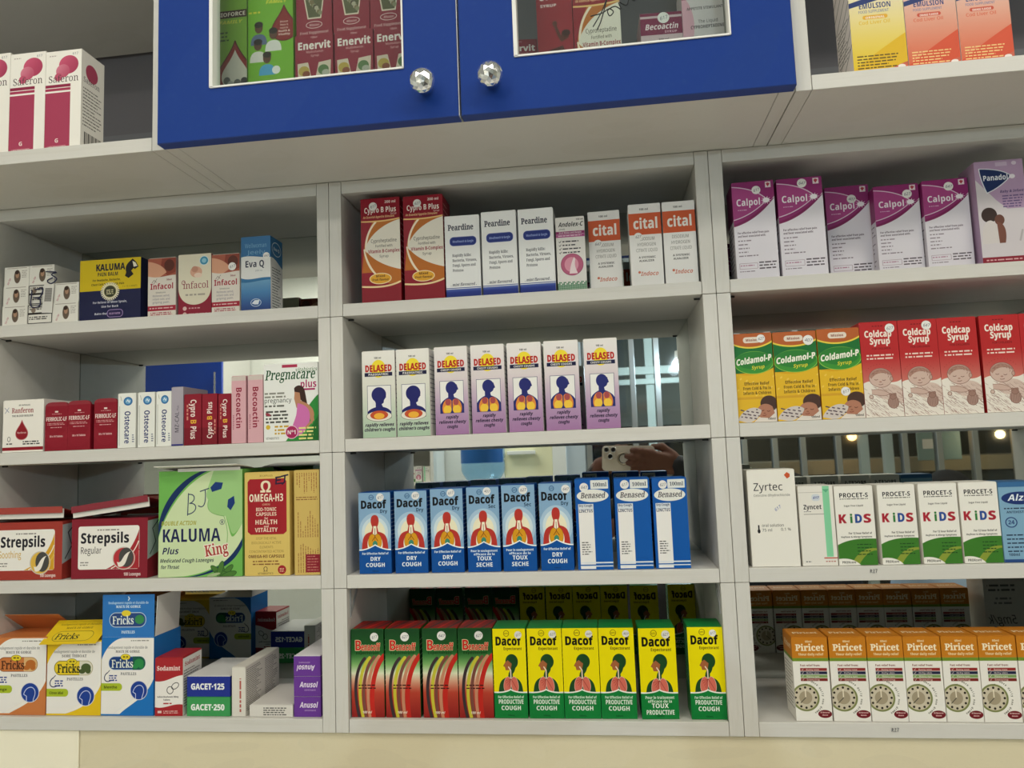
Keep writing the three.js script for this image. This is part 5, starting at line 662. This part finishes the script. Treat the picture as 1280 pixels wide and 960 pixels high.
// ---------- people ----------
// surface of a smooth union of tapered capsules
function skin(bones, cell, blend) {
  const lo = [1e9, 1e9, 1e9], hi = [-1e9, -1e9, -1e9];
  for (const b of bones) for (const k of [0, 1]) for (let i = 0; i < 3; i++) { const r = b[2 + k] + cell * 2.5; lo[i] = Math.min(lo[i], b[k][i] - r); hi[i] = Math.max(hi[i], b[k][i] + r); }
  const n = [0, 1, 2].map((i) => Math.ceil((hi[i] - lo[i]) / cell) + 1), F = new Float32Array(n[0] * n[1] * n[2]), id = (i, j, k) => (k * n[1] + j) * n[0] + i;
  for (let k = 0; k < n[2]; k++) for (let j = 0; j < n[1]; j++) for (let i = 0; i < n[0]; i++) {
    const x = lo[0] + i * cell, y = lo[1] + j * cell, z = lo[2] + k * cell; let s = 1e9;
    for (const [a, b, ra, rr] of bones) { const dx = b[0] - a[0], dy = b[1] - a[1], dz = b[2] - a[2], q = dx * dx + dy * dy + dz * dz || 1e-9; const t = Math.max(0, Math.min(1, ((x - a[0]) * dx + (y - a[1]) * dy + (z - a[2]) * dz) / q)); const d = Math.hypot(x - a[0] - t * dx, y - a[1] - t * dy, z - a[2] - t * dz) - ra - (rr - ra) * t; const h = Math.max(blend - Math.abs(s - d), 0) / blend; s = Math.min(s, d) - h * h * blend * 0.25; }
    F[id(i, j, k)] = s;
  }
  const P_ = [], ix = new Int32Array(F.length).fill(-1), tri = [];
  for (let k = 0; k < n[2] - 1; k++) for (let j = 0; j < n[1] - 1; j++) for (let i = 0; i < n[0] - 1; i++) {
    let cx = 0, cy = 0, cz = 0, m = 0; const g = (a, b, q) => F[id(i + a, j + b, k + q)];
    const edge = (a, b) => { const f = g(...a), h = g(...b); if ((f < 0) !== (h < 0)) { const t = f / (f - h); cx += a[0] + t * (b[0] - a[0]); cy += a[1] + t * (b[1] - a[1]); cz += a[2] + t * (b[2] - a[2]); m++; } };
    for (const u of [0, 1]) for (const v of [0, 1]) { edge([0, u, v], [1, u, v]); edge([u, 0, v], [u, 1, v]); edge([u, v, 0], [u, v, 1]); }
    if (m) { ix[id(i, j, k)] = P_.length / 3; P_.push(lo[0] + (i + cx / m) * cell, lo[1] + (j + cy / m) * cell, lo[2] + (k + cz / m) * cell); }
  }
  const quad = (a, b, q, r, flip) => { if (a < 0 || b < 0 || q < 0 || r < 0) return; flip ? tri.push(a, q, b, a, r, q) : tri.push(a, b, q, a, q, r); };
  for (let k = 1; k < n[2] - 1; k++) for (let j = 1; j < n[1] - 1; j++) for (let i = 1; i < n[0] - 1; i++) {
    const f = F[id(i, j, k)] < 0;
    if (f !== F[id(i + 1, j, k)] < 0) quad(ix[id(i, j - 1, k - 1)], ix[id(i, j, k - 1)], ix[id(i, j, k)], ix[id(i, j - 1, k)], !f);
    if (f !== F[id(i, j + 1, k)] < 0) quad(ix[id(i - 1, j, k - 1)], ix[id(i - 1, j, k)], ix[id(i, j, k)], ix[id(i, j, k - 1)], !f);
    if (f !== F[id(i, j, k + 1)] < 0) quad(ix[id(i - 1, j - 1, k)], ix[id(i, j - 1, k)], ix[id(i, j, k)], ix[id(i - 1, j, k)], !f);
  }
  const geo = new THREE.BufferGeometry(); geo.setAttribute('position', new THREE.Float32BufferAttribute(P_, 3)); geo.setIndex(tri); geo.computeVertexNormals(); return geo;
}
function paint(geo, fn) { const p = geo.attributes.position, a = new Float32Array(p.count * 3), k = new THREE.Color(); for (let i = 0; i < p.count; i++) { k.set(fn(p.getX(i), p.getY(i), p.getZ(i))); a.set([k.r, k.g, k.b], i * 3); } geo.setAttribute('color', new THREE.BufferAttribute(a, 3)); return geo; }
const SKIN = 0x6b4334, bodyMat = mat(0xffffff, 0.65, { vertexColors: true });
// hand: root at the wrist; fingers run along dir, palm normal nrm, side = across
function hand(wrist, dir, nrm, curl, s = 1) {
  const d = new THREE.Vector3(...dir).normalize(), u = new THREE.Vector3(...nrm).normalize(), a = new THREE.Vector3().crossVectors(d, u), w = new THREE.Vector3(...wrist), B = [];
  const at3 = (x, y, z) => w.clone().addScaledVector(d, x * s).addScaledVector(a, y * s).addScaledVector(u, z * s).toArray();
  for (const y of [-.026, -.009, .009, .026]) B.push([at3(0, y * .55, 0), at3(.085, y, 0), .015 * s, .0125 * s]);
  [[-.030, .064], [-.010, .080], [.010, .074], [.029, .056]].forEach(([y, l]) => { let p = [.085, 0], th = curl * .25; [.45, .32, .23].forEach((f, i) => { const q = [p[0] + Math.cos(th) * l * f, p[1] - Math.sin(th) * l * f]; B.push([at3(p[0], y * 1.05, p[1]), at3(q[0], y * 1.05, q[1]), (.0098 - i * .0008) * s, (.0092 - i * .0009) * s]); p = q; th += curl; }); });
  B.push([at3(.02, -.030, -.004), at3(.058, -.052, -.016), .013 * s, .011 * s], [at3(.058, -.052, -.016), at3(.088, -.050, -.032), .0105 * s, .0088 * s]);
  return skin(B, .0032, .007);
}
function person(label, cat, x, z, o) {
  const g = thing('person', label, 'person', x, 0, z, o.ry ?? 0), H = o.h, sc = H / 1.62;
  const v = (a, b, q) => [a * sc, b * sc, q * sc];
  const el = o.elbows ?? [v(-.24, 1.06, .02), v(.24, 1.06, .02)], wr = o.wrists ?? [v(-.24, .84, -.06), v(.24, .84, -.06)];
  const B = [[v(-.05, .92, 0), v(.05, .92, 0), .13 * sc, .13 * sc], [v(0, .98, 0), v(0, 1.14, 0), .125 * sc, .12 * sc], [v(-.06, 1.22, .01), v(.06, 1.22, .01), .115 * sc, .115 * sc], [v(-.15, 1.32, .01), v(.15, 1.32, .01), .066 * sc, .066 * sc], [v(0, 1.32, .01), v(0, 1.42, 0), .056 * sc, .05 * sc]];
  for (const q of [0, 1]) { const m = q * 2 - 1, sh = v(m * .175, 1.31, .01); B.push([sh, el[q], .058 * sc, .046 * sc], [el[q], wr[q], .046 * sc, .033 * sc]); B.push([v(m * .09, .88, 0), v(m * .10, .48, -.01), .088 * sc, .058 * sc], [v(m * .10, .48, -.01), v(m * .10, .09, .02), .058 * sc, .042 * sc], [v(m * .10, .05, .03), v(m * .11, .04, -.13), .042 * sc, .036 * sc]); }
  const cloth = (px, py) => (py > 1.375 * sc && Math.abs(px) < .09 ? SKIN : py < .075 * sc ? 0x1a1614 : py < .9 * sc ? o.legs : o.top);
  const parts = [paint(skin(B, .016, .05), (px, py) => cloth(px, py))];
  const hc = 1.505 * sc, r = .088 * sc, HB = [[v(0, 1.535, .012), v(0, 1.535, .012), r, r], [v(0, 1.50, -.012), v(0, 1.462, -.022), .072 * sc, .052 * sc], [v(0, 1.505, -.088), v(0, 1.488, -.102), .010 * sc, .014 * sc], [v(0, 1.43, 0), v(0, 1.36, .01), .052 * sc, .054 * sc], [v(-.026, 1.452, -.078), v(.026, 1.452, -.078), .010 * sc, .010 * sc], [v(-.088, 1.505, .01), v(-.088, 1.485, .008), .016 * sc, .012 * sc], [v(.088, 1.505, .01), v(.088, 1.485, .008), .016 * sc, .012 * sc]];
  parts.push(paint(skin(HB, .0055, .016), (px, py, pz) => (py < 1.455 * sc && py > 1.447 * sc && pz < -.07 ? 0x5a2c28 : SKIN)));
  for (const q of [0, 1]) parts.push(paint(o.hands?.[q] ?? hand(wr[q], [0, -1, -.15], [q ? -1 : 1, 0, 0], .35, .92), () => SKIN));
  obj('body', mergeGeometries(parts.map((p) => { const w = new THREE.BufferGeometry(); for (const k of ['position', 'normal', 'color']) w.setAttribute(k, p.attributes[k]); w.setIndex(p.index); return w; })), bodyMat, g);
  obj('hair', paint(skin([[v(0, 1.562, .03), v(0, 1.562, .03), .092 * sc, .092 * sc], [v(0, 1.50, .045), v(0, 1.50, .045), .080 * sc, .08 * sc]], .008, .03), () => 0x0d0b0a), mat(0xffffff, .85, { vertexColors: true }), g);
  for (const m of [-1, 1]) { obj('eye', new THREE.SphereGeometry(.0115 * sc, 14, 10), mat(0xe8e4dc, .3), g, m * .031 * sc, 1.515 * sc, -.070 * sc); obj('pupil', new THREE.SphereGeometry(.006 * sc, 10, 8), M.black, g, m * .031 * sc, 1.515 * sc, -.0785 * sc); }
  return g;
}
// photographer: both arms raised, holding the phone above the head
{ const px = 0.15, pz = 1.24, rel = (x, y, z) => [x - px, y, z - pz];
  const wl = rel(0.095, EYE - .040, 0.985), wr = rel(0.306, EYE - .045, 0.897);
  person('person in dark clothes holding up a phone, reflected in the middle mirror', 'person', px, pz, { h: 1.52, top: 0x14151c, legs: 0x1d2430, elbows: [rel(-0.10, EYE - .31, 1.08), rel(0.42, EYE - .30, 1.06)], wrists: [wl, wr],
    hands: [hand(wl, [1, .12, -.1], [0, 0, 1], .3, .85), hand(wr, [-1, .14, -.22], [-.2, 0, -1], .2, .95)] });
  const ph = thing('phone', 'white phone with three camera lenses held up in the mirror', 'phone', 0.10629, EYE, 0.89838); ph.rotation.set(0.09535, 0.12247, -0.0369, 'YXZ');
  const pb = (w, h, d, r) => { const s = new THREE.Shape(); s.absarc(w / 2 - r, h / 2 - r, r, 0, Math.PI / 2); s.absarc(-w / 2 + r, h / 2 - r, r, Math.PI / 2, Math.PI); s.absarc(-w / 2 + r, -h / 2 + r, r, Math.PI, 1.5 * Math.PI); s.absarc(w / 2 - r, -h / 2 + r, r, 1.5 * Math.PI, 2 * Math.PI); return new THREE.ExtrudeGeometry(s, { depth: d - .002, bevelEnabled: true, bevelSize: .0008, bevelThickness: .001, bevelOffset: -.0008 }); };
  const cx = .060, cy = -.018, zb = .010;                 // body lies behind the lens that takes the picture
  obj('body', pb(.147, .0715, .008, .011), mat(0xe6ddd0, .3), ph, cx, cy, zb);
  obj('camera_island', pb(.036, .036, .003, .009), mat(0xcfc6ba, .25), ph, cx - .051, cy + .0145, zb - .003);
  for (const [a, b] of [[-.0095, .0095], [.0095, .0095], [.001, -.0095]]) { const l = obj('lens_ring', new THREE.TorusGeometry(.0072, .0012, 10, 28), M.chrome, ph, cx - .051 + a, cy + .0145 + b, zb - .0046); obj('lens_glass', new THREE.CylinderGeometry(.0068, .0068, .001, 24).rotateX(Math.PI / 2), mat(0x0b0c10, .08), l, 0, 0, 0); }
  obj('ring_grip', new THREE.TorusGeometry(.0165, .0028, 12, 40), mat(0xb8ad9a, .3, { metalness: .6 }), ph, cx - .012, cy - .001, zb - .003); obj('ring_disc', new THREE.CylinderGeometry(.0125, .0125, .0012, 30).rotateX(Math.PI / 2), mat(0xefece6, .3), ph, cx - .012, cy - .001, zb - .0012);
  obj('ring_gap', new THREE.TorusGeometry(.0135, .0016, 8, 36), M.black, ph, cx - .012, cy - .001, zb - .0016); }
person('customer with black hair in dark clothes, reflected in the right mirror', 'person', .825, 1.85, { h: 1.56, top: 0x1c2028, legs: 0x20242c });
person('customer with black hair in a light blue shirt, reflected in the right mirror', 'person', 1.42, 1.85, { h: 1.55, top: 0xa9c0dc, legs: 0x2a2f3c });

renderer.render(scene, camera);
